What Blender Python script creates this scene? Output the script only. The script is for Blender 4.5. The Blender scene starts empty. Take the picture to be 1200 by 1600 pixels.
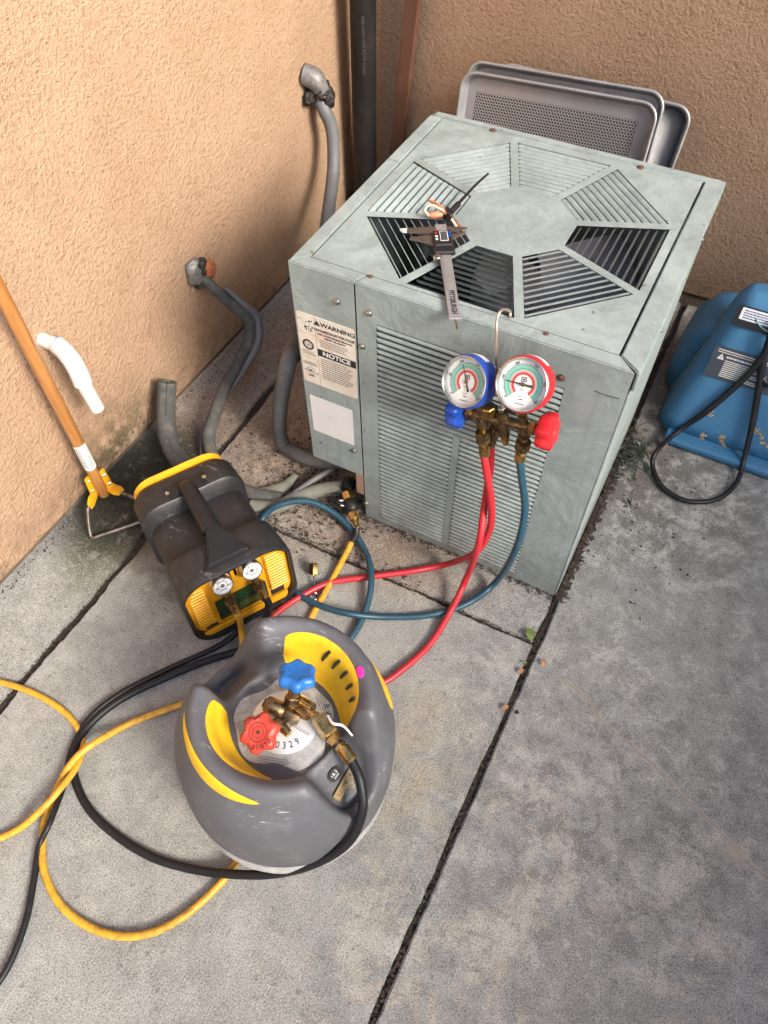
import bpy, bmesh, math, random
import numpy as np
from mathutils import Matrix, Vector, noise as mnoise

random.seed(7)
rad = math.radians
scene = bpy.context.scene
COL = scene.collection

# ------------------------------------------------------------------ camera
CAM = Vector((0.70774, -0.95505, 1.55521))
ROT = (0.62427, 0.00765, 0.48101)
FPX = 1139.16
cd = bpy.data.cameras.new('camera')
cd.sensor_fit = 'VERTICAL'; cd.sensor_height = 32.0; cd.lens = 32.0 * FPX / 1600.0
cd.clip_start = 0.02; cd.clip_end = 400
cam = bpy.data.objects.new('camera', cd); COL.objects.link(cam)
cam.location = CAM; cam.rotation_euler = ROT
scene.camera = cam
scene.render.resolution_x = 768; scene.render.resolution_y = 1024

# ------------------------------------------------------------------ world + sun
SUN_EL, SUN_AZ = 34.0, 108.0          # azimuth clockwise from +Y
w = bpy.data.worlds.new('World'); scene.world = w; w.use_nodes = True
nt = w.node_tree; nt.nodes.clear()
sky = nt.nodes.new('ShaderNodeTexSky'); sky.sky_type = 'NISHITA'; sky.sun_disc = False
sky.sun_elevation = rad(SUN_EL); sky.sun_rotation = rad(SUN_AZ); sky.dust_density = 3.0; sky.ozone_density = 1.2; sky.air_density = 1.0
bg = nt.nodes.new('ShaderNodeBackground'); bg.inputs['Strength'].default_value = 0.094
wo = nt.nodes.new('ShaderNodeOutputWorld')
nt.links.new(sky.outputs[0], bg.inputs[0]); nt.links.new(bg.outputs[0], wo.inputs[0])
sl = bpy.data.lights.new('sun', 'SUN'); sl.energy = 1.5; sl.angle = rad(18); sl.color = (1.0, 0.93, 0.84)
so = bpy.data.objects.new('sun', sl); COL.objects.link(so)
sdir = Vector((math.cos(rad(SUN_EL)) * math.sin(rad(SUN_AZ)), math.cos(rad(SUN_EL)) * math.cos(rad(SUN_AZ)), math.sin(rad(SUN_EL))))
so.rotation_euler = sdir.to_track_quat('Z', 'Y').to_euler()
so.location = sdir * 5
vs = scene.view_settings
vs.view_transform = 'Standard'; vs.look = 'None'; vs.gamma = 1.0; vs.exposure = 1.76; vs.use_curve_mapping = False

cy = scene.cycles
cy.use_adaptive_sampling = True; cy.adaptive_threshold = 0.03; cy.use_denoising = True; cy.time_limit = 1000
cy.max_bounces = 6; cy.diffuse_bounces = 3; cy.glossy_bounces = 3; cy.transmission_bounces = 5; cy.transparent_max_bounces = 8
cy.caustics_reflective = False; cy.caustics_refractive = False

# ------------------------------------------------------------------ point helpers (photograph pixel -> place)
from mathutils import Euler
_RM = Euler(ROT, 'XYZ').to_matrix()
def _ray(x, y):
    return _RM @ Vector(((x - 600) / FPX, -(y - 800) / FPX, -1.0))
def at(x, y, z=0.0):
    d = _ray(x, y); return CAM + d * ((z - CAM.z) / d.z)
def aty(x, y, Y):
    d = _ray(x, y); return CAM + d * ((Y - CAM.y) / d.y)
def atx(x, y, X):
    d = _ray(x, y); return CAM + d * ((X - CAM.x) / d.x)

# ------------------------------------------------------------------ object helpers
WM = {}
def world_of(o): return WM.get(o.name, Matrix.Identity(4))
def thing(name, label, cat, loc=(0, 0, 0), group=None):
    o = bpy.data.objects.new(name, None); COL.objects.link(o)
    o.empty_display_size = 0.05
    o.location = Vector(loc); WM[o.name] = Matrix.Translation(Vector(loc))
    o['label'] = label; o['category'] = cat
    if group: o['group'] = group
    return o
def tag(o, label, cat, group=None):
    o['label'] = label; o['category'] = cat
    if group: o['group'] = group
    return o
def link(name, me, parent=None, mat=None, loc=None):
    """me is in world coordinates"""
    if mat is not None and not me.materials: me.materials.append(mat)
    o = bpy.data.objects.new(name, me); COL.objects.link(o)
    if parent is not None:
        Wp = world_of(parent); me.transform(Wp.inverted()); o.parent = parent; WM[o.name] = Wp
    else:
        vs_ = [v.co for v in me.vertices]
        c = Vector(loc) if loc is not None else Vector(((min(v.x for v in vs_) + max(v.x for v in vs_)) / 2, (min(v.y for v in vs_) + max(v.y for v in vs_)) / 2, min(v.z for v in vs_)))
        me.transform(Matrix.Translation(-c)); o.location = c; WM[o.name] = Matrix.Translation(c)
    return o
def inst(name, me, M, parent):
    """share mesh data; M is world matrix of the piece, mesh in its own local space"""
    o = bpy.data.objects.new(name, me); COL.objects.link(o)
    o.parent = parent; L = world_of(parent).inverted() @ M
    o.matrix_basis = L; WM[o.name] = M
    return o
def mesh(name, verts, faces, mat, parent=None, smooth=False, M=None, loc=None):
    me = bpy.data.meshes.new(name)
    me.from_pydata([tuple(v) for v in verts], [], faces); me.validate()
    if M is not None: me.transform(M)
    if smooth: me.shade_smooth()
    me.update()
    return link(name, me, parent, mat, loc)
def bm_link(name, bm, mat, parent=None, smooth=False, M=None, loc=None, recalc=True):
    if recalc: bmesh.ops.recalc_face_normals(bm, faces=bm.faces)
    me = bpy.data.meshes.new(name); bm.to_mesh(me); bm.free()
    if M is not None: me.transform(M)
    if smooth:
        me.shade_smooth()
        if smooth != True: me.set_sharp_from_angle(angle=rad(smooth))
    return link(name, me, parent, mat, loc)
def box(name, lo, hi, mat, parent=None, bev=0.0, seg=2, M=None, smooth=False, loc=None):
    bm = bmesh.new(); bmesh.ops.create_cube(bm, size=1)
    lo, hi = Vector(lo), Vector(hi)
    for v in bm.verts: v.co = Vector(((lo[i] + hi[i]) / 2 + v.co[i] * (hi[i] - lo[i]) for i in range(3)))
    if bev: bmesh.ops.bevel(bm, geom=bm.edges[:], offset=bev, segments=seg, affect='EDGES', profile=0.5)
    return bm_link(name, bm, mat, parent, smooth or (35 if bev else False), M, loc)
def catmull(pts, n=8):
    P = [Vector(p) for p in pts]
    if len(P) < 3: return P
    P = [P[0] * 2 - P[1]] + P + [P[-1] * 2 - P[-2]]
    out = []
    for i in range(1, len(P) - 2):
        a, b, c, d = P[i - 1:i + 3]
        for k in range(n):
            t = k / n
            out.append(0.5 * ((2 * b) + (c - a) * t + (2 * a - 5 * b + 4 * c - d) * t * t + (3 * b - a - 3 * c + d) * t ** 3))
    out.append(P[-2]); return out
def sweep_bm(bm, pts, r, seg=12, caps=True, squash=1.0, phase=0.0):
    n = len(pts); rs = r if isinstance(r, (list, tuple)) else [r] * n
    if len(rs) != n: rs = list(np.interp(np.linspace(0, 1, n), np.linspace(0, 1, len(rs)), rs))
    T = []
    for i in range(n):
        t = pts[min(i + 1, n - 1)] - pts[max(i - 1, 0)]
        T.append(t.normalized() if t.length > 1e-9 else Vector((0, 0, 1)))
    up = Vector((0, 0, 1)) if abs(T[0].z) < 0.9 else Vector((1, 0, 0))
    u = (up - T[0] * up.dot(T[0])).normalized()
    rings = []
    for i in range(n):
        u = (u - T[i] * u.dot(T[i])).normalized(); v = T[i].cross(u)
        rings.append([bm.verts.new(pts[i] + (u * math.cos(phase + 2 * math.pi * k / seg) * squash + v * math.sin(phase + 2 * math.pi * k / seg)) * rs[i]) for k in range(seg)])
    for i in range(n - 1):
        for k in range(seg):
            bm.faces.new((rings[i][k], rings[i][(k + 1) % seg], rings[i + 1][(k + 1) % seg], rings[i + 1][k]))
    if caps:
        bm.faces.new(rings[0][::-1]); bm.faces.new(rings[-1])
def tube(name, pts, r, mat, parent=None, seg=12, sub=8, caps=True, smooth=50, squash=1.0, M=None, loc=None, phase=0.0):
    pts = catmull(pts, sub) if (sub and len(pts) > 2) else [Vector(p) for p in pts]
    bm = bmesh.new(); sweep_bm(bm, pts, r, seg, caps, squash, phase)
    return bm_link(name, bm, mat, parent, smooth, M, loc)
def hexnut(name, a, b, r, mat, parent, ch=0.12):
    a, b = Vector(a), Vector(b); d = b - a
    return tube(name, [a, a + d * ch, b - d * ch, b], [r * .88, r, r, r * .88], mat, parent, seg=6, sub=0, smooth=25)
def frame(o, z, xh=(1, 0, 0)):
    z = Vector(z).normalized(); x = Vector(xh); x = (x - z * x.dot(z)).normalized(); y = z.cross(x)
    return Matrix(((x.x, y.x, z.x, o[0]), (x.y, y.y, z.y, o[1]), (x.z, y.z, z.z, o[2]), (0, 0, 0, 1)))
def axes(o, x, y, z):
    x, y, z = Vector(x), Vector(y), Vector(z)
    return Matrix(((x.x, y.x, z.x, o[0]), (x.y, y.y, z.y, o[1]), (x.z, y.z, z.z, o[2]), (0, 0, 0, 1)))
def lathe(name, prof, mat, parent=None, seg=32, M=None, smooth=35, lobes=None, loc=None, caps=True):
    """prof (r,z); lobes=(n, amp) modulates the radius"""
    bm = bmesh.new(); rings = []
    for r, z in prof:
        if r < 1e-6: rings.append([bm.verts.new((0, 0, z))]); continue
        ring = []
        for k in range(seg):
            a = 2 * math.pi * k / seg
            f = 1.0
            if lobes: f = 1 + lobes[1] * math.cos(lobes[0] * a)
            ring.append(bm.verts.new((r * f * math.cos(a), r * f * math.sin(a), z)))
        rings.append(ring)
    for A, B_ in zip(rings, rings[1:]):
        for k in range(seg):
            k2 = (k + 1) % seg
            if len(A) == 1 and len(B_) == 1: break
            if len(A) == 1: bm.faces.new((A[0], B_[k], B_[k2]))
            elif len(B_) == 1: bm.faces.new((A[k], A[k2], B_[0]))
            else: bm.faces.new((A[k], A[k2], B_[k2], B_[k]))
    if caps and prof[0][0] > 1e-6 and prof[-1][0] > 1e-6: bm.faces.new(rings[0][::-1]); bm.faces.new(rings[-1])
    return bm_link(name, bm, mat, parent, smooth, M, loc)
def plate(name, outer, holes, th, mat, parent=None, M=None, smooth=False, bev=0.0):
    """flat sheet in local xy, thickness th downwards (-z), with holes"""
    bm = bmesh.new(); ed = []
    for loop in [outer] + list(holes):
        vs_ = [bm.verts.new((p[0], p[1], 0)) for p in loop]
        for i in range(len(vs_)): ed.append(bm.edges.new((vs_[i], vs_[(i + 1) % len(vs_)])))
    bmesh.ops.triangle_fill(bm, use_beauty=True, use_dissolve=False, edges=ed, normal=(0, 0, 1))
    bmesh.ops.recalc_face_normals(bm, faces=bm.faces)
    if bm.faces and bm.faces[:][0].normal.z < 0: bmesh.ops.reverse_faces(bm, faces=bm.faces[:])
    r = bmesh.ops.extrude_face_region(bm, geom=bm.faces[:])
    for v in [g for g in r['geom'] if isinstance(g, bmesh.types.BMVert)]: v.co.z -= th
    if bev:
        es = [e for e in bm.edges if e.is_manifold and abs(e.calc_face_angle(0)) > 1.0 and min(e.verts[0].co.z, e.verts[1].co.z) > -1e-6]
        bmesh.ops.bevel(bm, geom=es, offset=bev, segments=2, affect='EDGES')
    return bm_link(name, bm, mat, parent, smooth, M)
def rrect(w_, h_, r, n=6, cx=0, cy=0):
    out = []
    for (sx, sy, a0) in ((1, 1, 0), (-1, 1, 90), (-1, -1, 180), (1, -1, 270)):
        for k in range(n + 1):
            a = rad(a0 + 90 * k / n)
            out.append((cx + sx * (w_ / 2 - r) + r * math.cos(a), cy + sy * (h_ / 2 - r) + r * math.sin(a)))
    return out
def text(name, s, size, mat, parent, M, align='CENTER', ext=0.0002, xs=1.0, bold=0.0, sp=1.0):
    cu = bpy.data.curves.new(name, 'FONT'); cu.body = s; cu.size = size; cu.align_x = align; cu.align_y = 'CENTER'
    cu.extrude = ext; cu.offset = bold; cu.resolution_u = 3; cu.space_character = sp
    o = bpy.data.objects.new(name, cu); COL.objects.link(o)
    dg = bpy.context.evaluated_depsgraph_get()
    me = bpy.data.meshes.new_from_object(o.evaluated_get(dg))
    bpy.data.objects.remove(o); bpy.data.curves.remove(cu)
    me.materials.clear(); me.name = name
    me.transform(Matrix.Diagonal((xs, 1, 1, 1))); me.transform(M)
    return link(name, me, parent, mat)
def quads(name, rects, z, mat, parent, M):
    """flat print: many little rectangles (x0,y0,x1,y1) in one sheet"""
    v, f = [], []
    for (a, b, c, d) in rects:
        i = len(v); v += [(a, b, z), (c, b, z), (c, d, z), (a, d, z)]; f.append((i, i + 1, i + 2, i + 3))
    return mesh(name, v, f, mat, parent, M=M)
def print_lines(x0, x1, y0, y1, n, fill=0.55, rnd=None):
    rnd = rnd or random; out = []; p = (y1 - y0) / n
    for i in range(n):
        y = y1 - (i + 0.5) * p; x = x0; end = x1 - rnd.random() * (x1 - x0) * 0.18
        while x < end:
            L = (x1 - x0) * (0.03 + 0.08 * rnd.random())
            out.append((x, y - p * fill / 2, min(x + L, end), y + p * fill / 2)); x += L + (x1 - x0) * 0.018
    return out

# ------------------------------------------------------------------ materials
def nodes(name):
    m = bpy.data.materials.new(name); m.use_nodes = True; nt = m.node_tree; nt.nodes.clear()
    out = nt.nodes.new('ShaderNodeOutputMaterial'); b = nt.nodes.new('ShaderNodeBsdfPrincipled')
    nt.links.new(b.outputs[0], out.inputs[0])
    return m, nt, b, out
def N(nt, t, **kw):
    n = nt.nodes.new(t)
    for k, v in kw.items():
        if k in n.inputs.keys() if isinstance(k, str) else False: n.inputs[k].default_value = v
        else: setattr(n, k, v)
    return n
def ramp(nt, fac, stops):
    r = nt.nodes.new('ShaderNodeValToRGB'); e = r.color_ramp.elements
    while len(e) < len(stops): e.new(0.5)
    for i, (p, c) in enumerate(stops):
        e[i].position = p; e[i].color = (c, c, c, 1) if isinstance(c, (int, float)) else (*c, 1)
    nt.links.new(fac, r.inputs[0]); return r.outputs[0]
def noise_(nt, co, scale, detail=4, rough=0.6, dist=0.0):
    n = nt.nodes.new('ShaderNodeTexNoise'); n.inputs['Scale'].default_value = scale; n.inputs['Detail'].default_value = detail
    n.inputs['Roughness'].default_value = rough; n.inputs['Distortion'].default_value = dist
    nt.links.new(co, n.inputs['Vector']); return n.outputs['Fac']
def mixc(nt, fac, a, b, mode='MIX'):
    m = nt.nodes.new('ShaderNodeMix'); m.data_type = 'RGBA'; m.blend_type = mode
    for s, v in ((m.inputs[0], fac), (m.inputs[6], a), (m.inputs[7], b)):
        if isinstance(v, (int, float)): s.default_value = v
        elif isinstance(v, (tuple, list)): s.default_value = (*v[:3], 1)
        else: nt.links.new(v, s)
    return m.outputs[2]
def math_(nt, op, a, b=None, c=None):
    m = nt.nodes.new('ShaderNodeMath'); m.operation = op
    for i, v in enumerate((a, b, c)):
        if v is None: continue
        if isinstance(v, (int, float)): m.inputs[i].default_value = v
        else: nt.links.new(v, m.inputs[i])
    return m.outputs[0]
def bump(nt, b, h, dist, strength=1.0):
    n = nt.nodes.new('ShaderNodeBump'); n.inputs['Distance'].default_value = dist; n.inputs['Strength'].default_value = strength
    nt.links.new(h, n.inputs['Height']); nt.links.new(n.outputs[0], b.inputs['Normal'])
def coords(nt, kind='Object'):
    return nt.nodes.new('ShaderNodeTexCoord').outputs[kind]
def gpos(nt):
    return nt.nodes.new('ShaderNodeNewGeometry').outputs['Position']
def mat(name, col, rough=0.5, metal=0.0, var=0.12, vs_=14.0, dirt=None, damt=0.35, ds=25.0, bs=0.0, bd=0.0005, spec=0.5, rvar=0.12, coat=0.0):
    m, nt, b, out = nodes(name); co = coords(nt)
    n1 = noise_(nt, co, vs_, 3, 0.65)
    c = mixc(nt, ramp(nt, n1, [(0.3, 0.0), (0.7, 1.0)]), tuple(x * (1 - var) for x in col), tuple(min(1, x * (1 + var)) for x in col))
    if dirt:
        n2 = noise_(nt, co, ds, 5, 0.7)
        c = mixc(nt, ramp(nt, n2, [(0.62 - damt * 0.45, 0.0), (0.80 - damt * 0.3, min(1.0, damt * 2))]), c, dirt)
    nt.links.new(c, b.inputs['Base Color'])
    b.inputs['Metallic'].default_value = metal; b.inputs['Specular IOR Level'].default_value = spec
    n3 = n1
    nt.links.new(math_(nt, 'ADD', math_(nt, 'MULTIPLY', math_(nt, 'SUBTRACT', n3, 0.5), rvar * 2), rough), b.inputs['Roughness'])
    if coat: b.inputs['Coat Weight'].default_value = coat
    if bs: bump(nt, b, noise_(nt, co, bs, 3, 0.6), bd)
    return m

def m_stucco():
    m, nt, b, out = nodes('stucco'); p = gpos(nt)
    big = noise_(nt, p, 2.2, 2, 0.6); mid = noise_(nt, p, 9, 4, 0.65)
    c = mixc(nt, ramp(nt, big, [(0.3, 0.0), (0.7, 1.0)]), (0.45, 0.293, 0.187), (0.52, 0.352, 0.232))
    c = mixc(nt, ramp(nt, mid, [(0.35, 0.0), (0.75, 0.35)]), c, (0.57, 0.395, 0.268))
    # dirt streaks and mould along the foot of the wall
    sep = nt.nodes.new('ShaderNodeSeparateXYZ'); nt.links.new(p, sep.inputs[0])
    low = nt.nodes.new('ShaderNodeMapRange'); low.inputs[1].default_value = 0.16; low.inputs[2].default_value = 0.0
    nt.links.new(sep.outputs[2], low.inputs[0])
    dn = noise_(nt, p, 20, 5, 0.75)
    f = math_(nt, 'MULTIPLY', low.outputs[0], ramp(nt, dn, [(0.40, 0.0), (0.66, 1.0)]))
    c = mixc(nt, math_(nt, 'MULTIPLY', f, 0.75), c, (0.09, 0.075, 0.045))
    # round damp patch above the moss, near the hoe
    vd = nt.nodes.new('ShaderNodeVectorMath'); vd.operation = 'DISTANCE'; nt.links.new(p, vd.inputs[0]); vd.inputs[1].default_value = (-0.546, -0.13, 0.03)
    mr = nt.nodes.new('ShaderNodeMapRange'); mr.inputs[1].default_value = 0.26; mr.inputs[2].default_value = 0.05; nt.links.new(vd.outputs['Value'], mr.inputs[0])
    pn = dn
    pf = math_(nt, 'MULTIPLY', mr.outputs[0], ramp(nt, pn, [(0.34, 0.0), (0.56, 1.0)]))
    c = mixc(nt, math_(nt, 'MULTIPLY', pf, 0.85), c, (0.10, 0.085, 0.05))
    wf = math_(nt, 'MULTIPLY', ramp(nt, vd.outputs['Value'], [(0.03, 1.0), (0.10, 0.0)]), ramp(nt, dn, [(0.40, 0.8), (0.5, 0.0)]))
    c = mixc(nt, wf, c, (0.50, 0.40, 0.29))
    # relief: knockdown blobs with sandy grain
    blob = noise_(nt, p, 118, 3, 0.72)
    h = blob
    c = mixc(nt, math_(nt, 'MULTIPLY', ramp(nt, blob, [(0.34, 1.0), (0.50, 0.0)]), 0.36), c, (0.26, 0.165, 0.09))
    c = mixc(nt, ramp(nt, blob, [(0.26, 0.7), (0.33, 0.0)]), c, (0.12, 0.075, 0.04))
    nt.links.new(c, b.inputs['Base Color']); b.inputs['Roughness'].default_value = 0.9; b.inputs['Specular IOR Level'].default_value = 0.25
    bump(nt, b, h, 0.0082)
    return m

def m_concrete():
    m, nt, b, out = nodes('concrete'); p = gpos(nt)
    sep = nt.nodes.new('ShaderNodeSeparateXYZ'); nt.links.new(p, sep.inputs[0])
    def blob(cx, cy, r0, r1, sx=1.0, sy=1.0):
        dx = math_(nt, 'MULTIPLY', math_(nt, 'SUBTRACT', sep.outputs[0], cx), 1 / sx); dy = math_(nt, 'MULTIPLY', math_(nt, 'SUBTRACT', sep.outputs[1], cy), 1 / sy)
        d = math_(nt, 'SQRT', math_(nt, 'ADD', math_(nt, 'MULTIPLY', dx, dx), math_(nt, 'MULTIPLY', dy, dy)))
        mr = nt.nodes.new('ShaderNodeMapRange'); mr.interpolation_type = 'SMOOTHSTEP'; mr.inputs[1].default_value = r1; mr.inputs[2].default_value = r0; nt.links.new(d, mr.inputs[0]); return mr.outputs[0]
    n1 = noise_(nt, p, 3.0, 3, 0.65); n2 = noise_(nt, p, 11, 5, 0.72, 0.4); n3 = noise_(nt, p, 48, 4, 0.75); n4 = noise_(nt, p, 340, 2, 0.75); nS = noise_(nt, p, 5.6, 7, 0.76, 0.5); nD = noise_(nt, p, 17, 7, 0.78, 0.3)
    c = mixc(nt, ramp(nt, n1, [(0.32, 0.0), (0.68, 1.0)]), (0.250, 0.256, 0.236), (0.335, 0.342, 0.318))
    c = mixc(nt, ramp(nt, n2, [(0.42, 0.0), (0.62, 0.8)]), c, (0.385, 0.392, 0.366))
    # weathered part right of the long joint: tan worn patches, grey-black stains
    right = nt.nodes.new('ShaderNodeMapRange'); right.inputs[1].default_value = 0.40; right.inputs[2].default_value = 0.70; nt.links.new(sep.outputs[0], right.inputs[0]); right = right.outputs[0]
    tan = math_(nt, 'MULTIPLY', ramp(nt, nS, [(0.455, 1.0), (0.485, 0.0)]), math_(nt, 'MULTIPLY', blob(0.86, -0.78, 0.20, 0.55), 0.5))
    c = mixc(nt, tan, c, (0.48, 0.405, 0.295))
    stain = math_(nt, 'MULTIPLY', ramp(nt, nS, [(0.40, 0.0), (0.62, 1.0)]), math_(nt, 'ADD', math_(nt, 'MULTIPLY', right, 0.26), 0.16))
    c = mixc(nt, stain, c, (0.175, 0.168, 0.148))
    wht = math_(nt, 'MULTIPLY', ramp(nt, nS, [(0.405, 1.0), (0.435, 0.0)]), math_(nt, 'ADD', math_(nt, 'MULTIPLY', right, 0.45), 0.2))
    c = mixc(nt, wht, c, (0.47, 0.455, 0.415))
    st2 = math_(nt, 'MULTIPLY', ramp(nt, nD, [(0.50, 0.0), (0.64, 1.0)]), math_(nt, 'MULTIPLY', blob(0.90, -0.40, 0.10, 0.42), 0.6))
    c = mixc(nt, st2, c, (0.105, 0.103, 0.10))
    warm = math_(nt, 'MULTIPLY', blob(0.56, -0.52, 0.02, 0.20, 1, 1.6), ramp(nt, n2, [(0.40, 0.0), (0.62, 0.75)]))
    c = mixc(nt, warm, c, (0.43, 0.355, 0.235))
    # dusty brown earth washed round the back of the unit
    eb = math_(nt, 'MAXIMUM', blob(-0.22, 0.30, 0.28, 0.56, 1.0, 1.5), blob(0.15, -0.05, 0.05, 0.26, 1.9, 0.8))
    c = mixc(nt, math_(nt, 'MULTIPLY', eb, ramp(nt, n2, [(0.28, 0.45), (0.60, 0.95)])), c, (0.25, 0.175, 0.12))
    ed = math_(nt, 'MULTIPLY', math_(nt, 'MAXIMUM', blob(-0.12, 0.02, 0.1, 0.32, 1, 1), blob(0.80, 0.45, 0.12, 0.42)), ramp(nt, nD, [(0.46, 0.0), (0.60, 0.85)]))
    c = mixc(nt, ed, c, (0.075, 0.055, 0.04))
    ed2 = math_(nt, 'MULTIPLY', math_(nt, 'MAXIMUM', blob(0.76, 0.95, 0.15, 0.45, 0.8, 1.2), blob(0.74, 0.50, 0.02, 0.26, 0.7, 1.3)), ramp(nt, nD, [(0.30, 0.45), (0.60, 0.95)]))
    c = mixc(nt, ed2, c, (0.095, 0.075, 0.06))
    # moss by the wall, soaked black behind the hoe
    mo = math_(nt, 'MULTIPLY', blob(-0.40, -0.34, 0.05, 0.20, 0.75, 1.25), ramp(nt, nD, [(0.34, 0.0), (0.58, 0.95)]))
    c = mixc(nt, mo, c, (0.115, 0.118, 0.030))
    wet = math_(nt, 'MULTIPLY', blob(-0.45, -0.20, 0.10, 0.24, 0.95, 1.3), ramp(nt, nD, [(0.26, 0.4), (0.50, 1.0)]))
    c = mixc(nt, wet, c, (0.03, 0.03, 0.02))
    gr = math_(nt, 'MULTIPLY', blob(-0.20, -0.36, 0.02, 0.19), ramp(nt, nD, [(0.42, 0.0), (0.62, 0.8)]))
    c = mixc(nt, gr, c, (0.10, 0.095, 0.075))
    # crisp mottling
    mo_ = math_(nt, 'ADD', math_(nt, 'MULTIPLY', right, 0.30), 0.22)
    c = mixc(nt, math_(nt, 'MULTIPLY', ramp(nt, nD, [(0.53, 0.0), (0.585, 1.0)]), mo_), c, (0.18, 0.176, 0.160))
    c = mixc(nt, math_(nt, 'MULTIPLY', ramp(nt, nD, [(0.415, 1.0), (0.455, 0.0)]), mo_), c, (0.50, 0.48, 0.43))
    # grain, pores
    c = mixc(nt, ramp(nt, n4, [(0.34, 0.8), (0.48, 0.0)]), c, (0.085, 0.083, 0.08))
    c = mixc(nt, ramp(nt, n4, [(0.54, 0.0), (0.70, 0.6)]), c, (0.60, 0.595, 0.57))
    c = mixc(nt, ramp(nt, n3, [(0.59, 0.0), (0.66, 0.6)]), c, (0.13, 0.125, 0.115))
    # long pale crack filled with mortar
    crk = nt.nodes.new('ShaderNodeVectorMath')
    A, B_ = at(880, 1062), at(1200, 1375); MP = at(1138, 1328)
    dirv = (B_ - A).normalized(); nx, ny = -dirv.y, dirv.x
    wob = n2
    dist = math_(nt, 'ADD', math_(nt, 'ADD', math_(nt, 'MULTIPLY', sep.outputs[0], nx), math_(nt, 'MULTIPLY', sep.outputs[1], ny)), -(A.x * nx + A.y * ny))
    along = math_(nt, 'ADD', math_(nt, 'ADD', math_(nt, 'MULTIPLY', sep.outputs[0], dirv.x), math_(nt, 'MULTIPLY', sep.outputs[1], dirv.y)), -(A.x * dirv.x + A.y * dirv.y))
    ad = math_(nt, 'ABSOLUTE', math_(nt, 'ADD', dist, math_(nt, 'MULTIPLY', math_(nt, 'SUBTRACT', wob, 0.5), 0.055)))
    seg = ramp(nt, math_(nt, 'ADD', along, 0.02), [(0.0, 0.0), (0.03, 1.0)])
    ckf = math_(nt, 'MULTIPLY', ramp(nt, ad, [(0.0035, 1.0), (0.0075, 0.0)]), seg)
    c = mixc(nt, math_(nt, 'MULTIPLY', ckf, 0.65), c, (0.40, 0.365, 0.29))
    hair = math_(nt, 'MULTIPLY', ramp(nt, ad, [(0.0006, 1.0), (0.0016, 0.0)]), seg)
    c = mixc(nt, math_(nt, 'MULTIPLY', hair, 0.4), c, (0.08, 0.075, 0.065))
    c = mixc(nt, math_(nt, 'MULTIPLY', wet, 0.8), c, (0.022, 0.024, 0.014))
    c = mixc(nt, math_(nt, 'MULTIPLY', math_(nt, 'MULTIPLY', blob(MP.x, MP.y, 0.005, 0.045, 1.3, 0.8), ramp(nt, n2, [(0.36, 0.0), (0.52, 1.0)])), 0.7), c, (0.40, 0.355, 0.27))
    # broom finish
    mp = nt.nodes.new('ShaderNodeMapping'); mp.inputs['Scale'].default_value = (260, 6, 1); nt.links.new(p, mp.inputs[0])
    br = noise_(nt, mp.outputs[0], 1.0, 2, 0.5)
    nt.links.new(c, b.inputs['Base Color']); b.inputs['Roughness'].default_value = 0.92; b.inputs['Specular IOR Level'].default_value = 0.25
    h = math_(nt, 'ADD', math_(nt, 'ADD', math_(nt, 'MULTIPLY', n4, 0.8), math_(nt, 'MULTIPLY', n3, 0.9)), math_(nt, 'MULTIPLY', br, 0.45))
    bump(nt, b, h, 0.0026)
    return m

def m_paint(name, base):
    m, nt, b, out = nodes(name); p = gpos(nt)
    n1 = noise_(nt, p, 7, 4, 0.7, 0.5); n2 = noise_(nt, p, 34, 5, 0.75)
    sep = nt.nodes.new('ShaderNodeSeparateXYZ'); nt.links.new(p, sep.inputs[0])
    c = mixc(nt, ramp(nt, n1, [(0.32, 0.0), (0.66, 1.0)]), tuple(x * 0.76 for x in base), tuple(min(1, x * 1.12) for x in base))
    c = mixc(nt, ramp(nt, n2, [(0.52, 0.0), (0.70, 0.38)]), c, tuple(x * 0.62 for x in base))
    c = mixc(nt, ramp(nt, noise_(nt, p, 90, 3, 0.7), [(0.60, 0.0), (0.72, 0.4)]), c, tuple(min(1, x * 1.45) for x in base))
    c = mixc(nt, ramp(nt, noise_(nt, p, 55, 2, 0.4), [(0.73, 0.0), (0.76, 0.8)]), c, (0.10, 0.09, 0.075))
    mp = nt.nodes.new('ShaderNodeMapping'); mp.inputs['Scale'].default_value = (42, 42, 2.5); nt.links.new(p, mp.inputs[0])
    c = mixc(nt, ramp(nt, noise_(nt, mp.outputs[0], 1.0, 3, 0.6), [(0.52, 0.0), (0.72, 0.4)]), c, tuple(x * 0.66 for x in base))
    # grime splashed up from the slab
    low = nt.nodes.new('ShaderNodeMapRange'); low.inputs[1].default_value = 0.20; low.inputs[2].default_value = 0.0; nt.links.new(sep.outputs[2], low.inputs[0])
    c = mixc(nt, math_(nt, 'MULTIPLY', low.outputs[0], ramp(nt, n2, [(0.38, 0.1), (0.64, 0.7)])), c, (0.17, 0.15, 0.125))
    nt.links.new(c, b.inputs['Base Color'])
    nt.links.new(math_(nt, 'ADD', math_(nt, 'MULTIPLY', n2, 0.3), 0.38), b.inputs['Roughness'])
    b.inputs['Specular IOR Level'].default_value = 0.4
    bump(nt, b, n1, 0.005)
    return m

def m_wood():
    m, nt, b, out = nodes('wood'); co = coords(nt)
    mp = nt.nodes.new('ShaderNodeMapping'); mp.inputs['Scale'].default_value = (90, 90, 5); nt.links.new(co, mp.inputs[0])
    g = noise_(nt, mp.outputs[0], 1.0, 5, 0.65, 0.8)
    c = mixc(nt, ramp(nt, g, [(0.3, 0.0), (0.7, 1.0)]), (0.30, 0.125, 0.035), (0.50, 0.235, 0.075))
    nt.links.new(c, b.inputs['Base Color']); b.inputs['Roughness'].default_value = 0.38; b.inputs['Coat Weight'].default_value = 0.25
    bump(nt, b, g, 0.0004); return m

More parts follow.
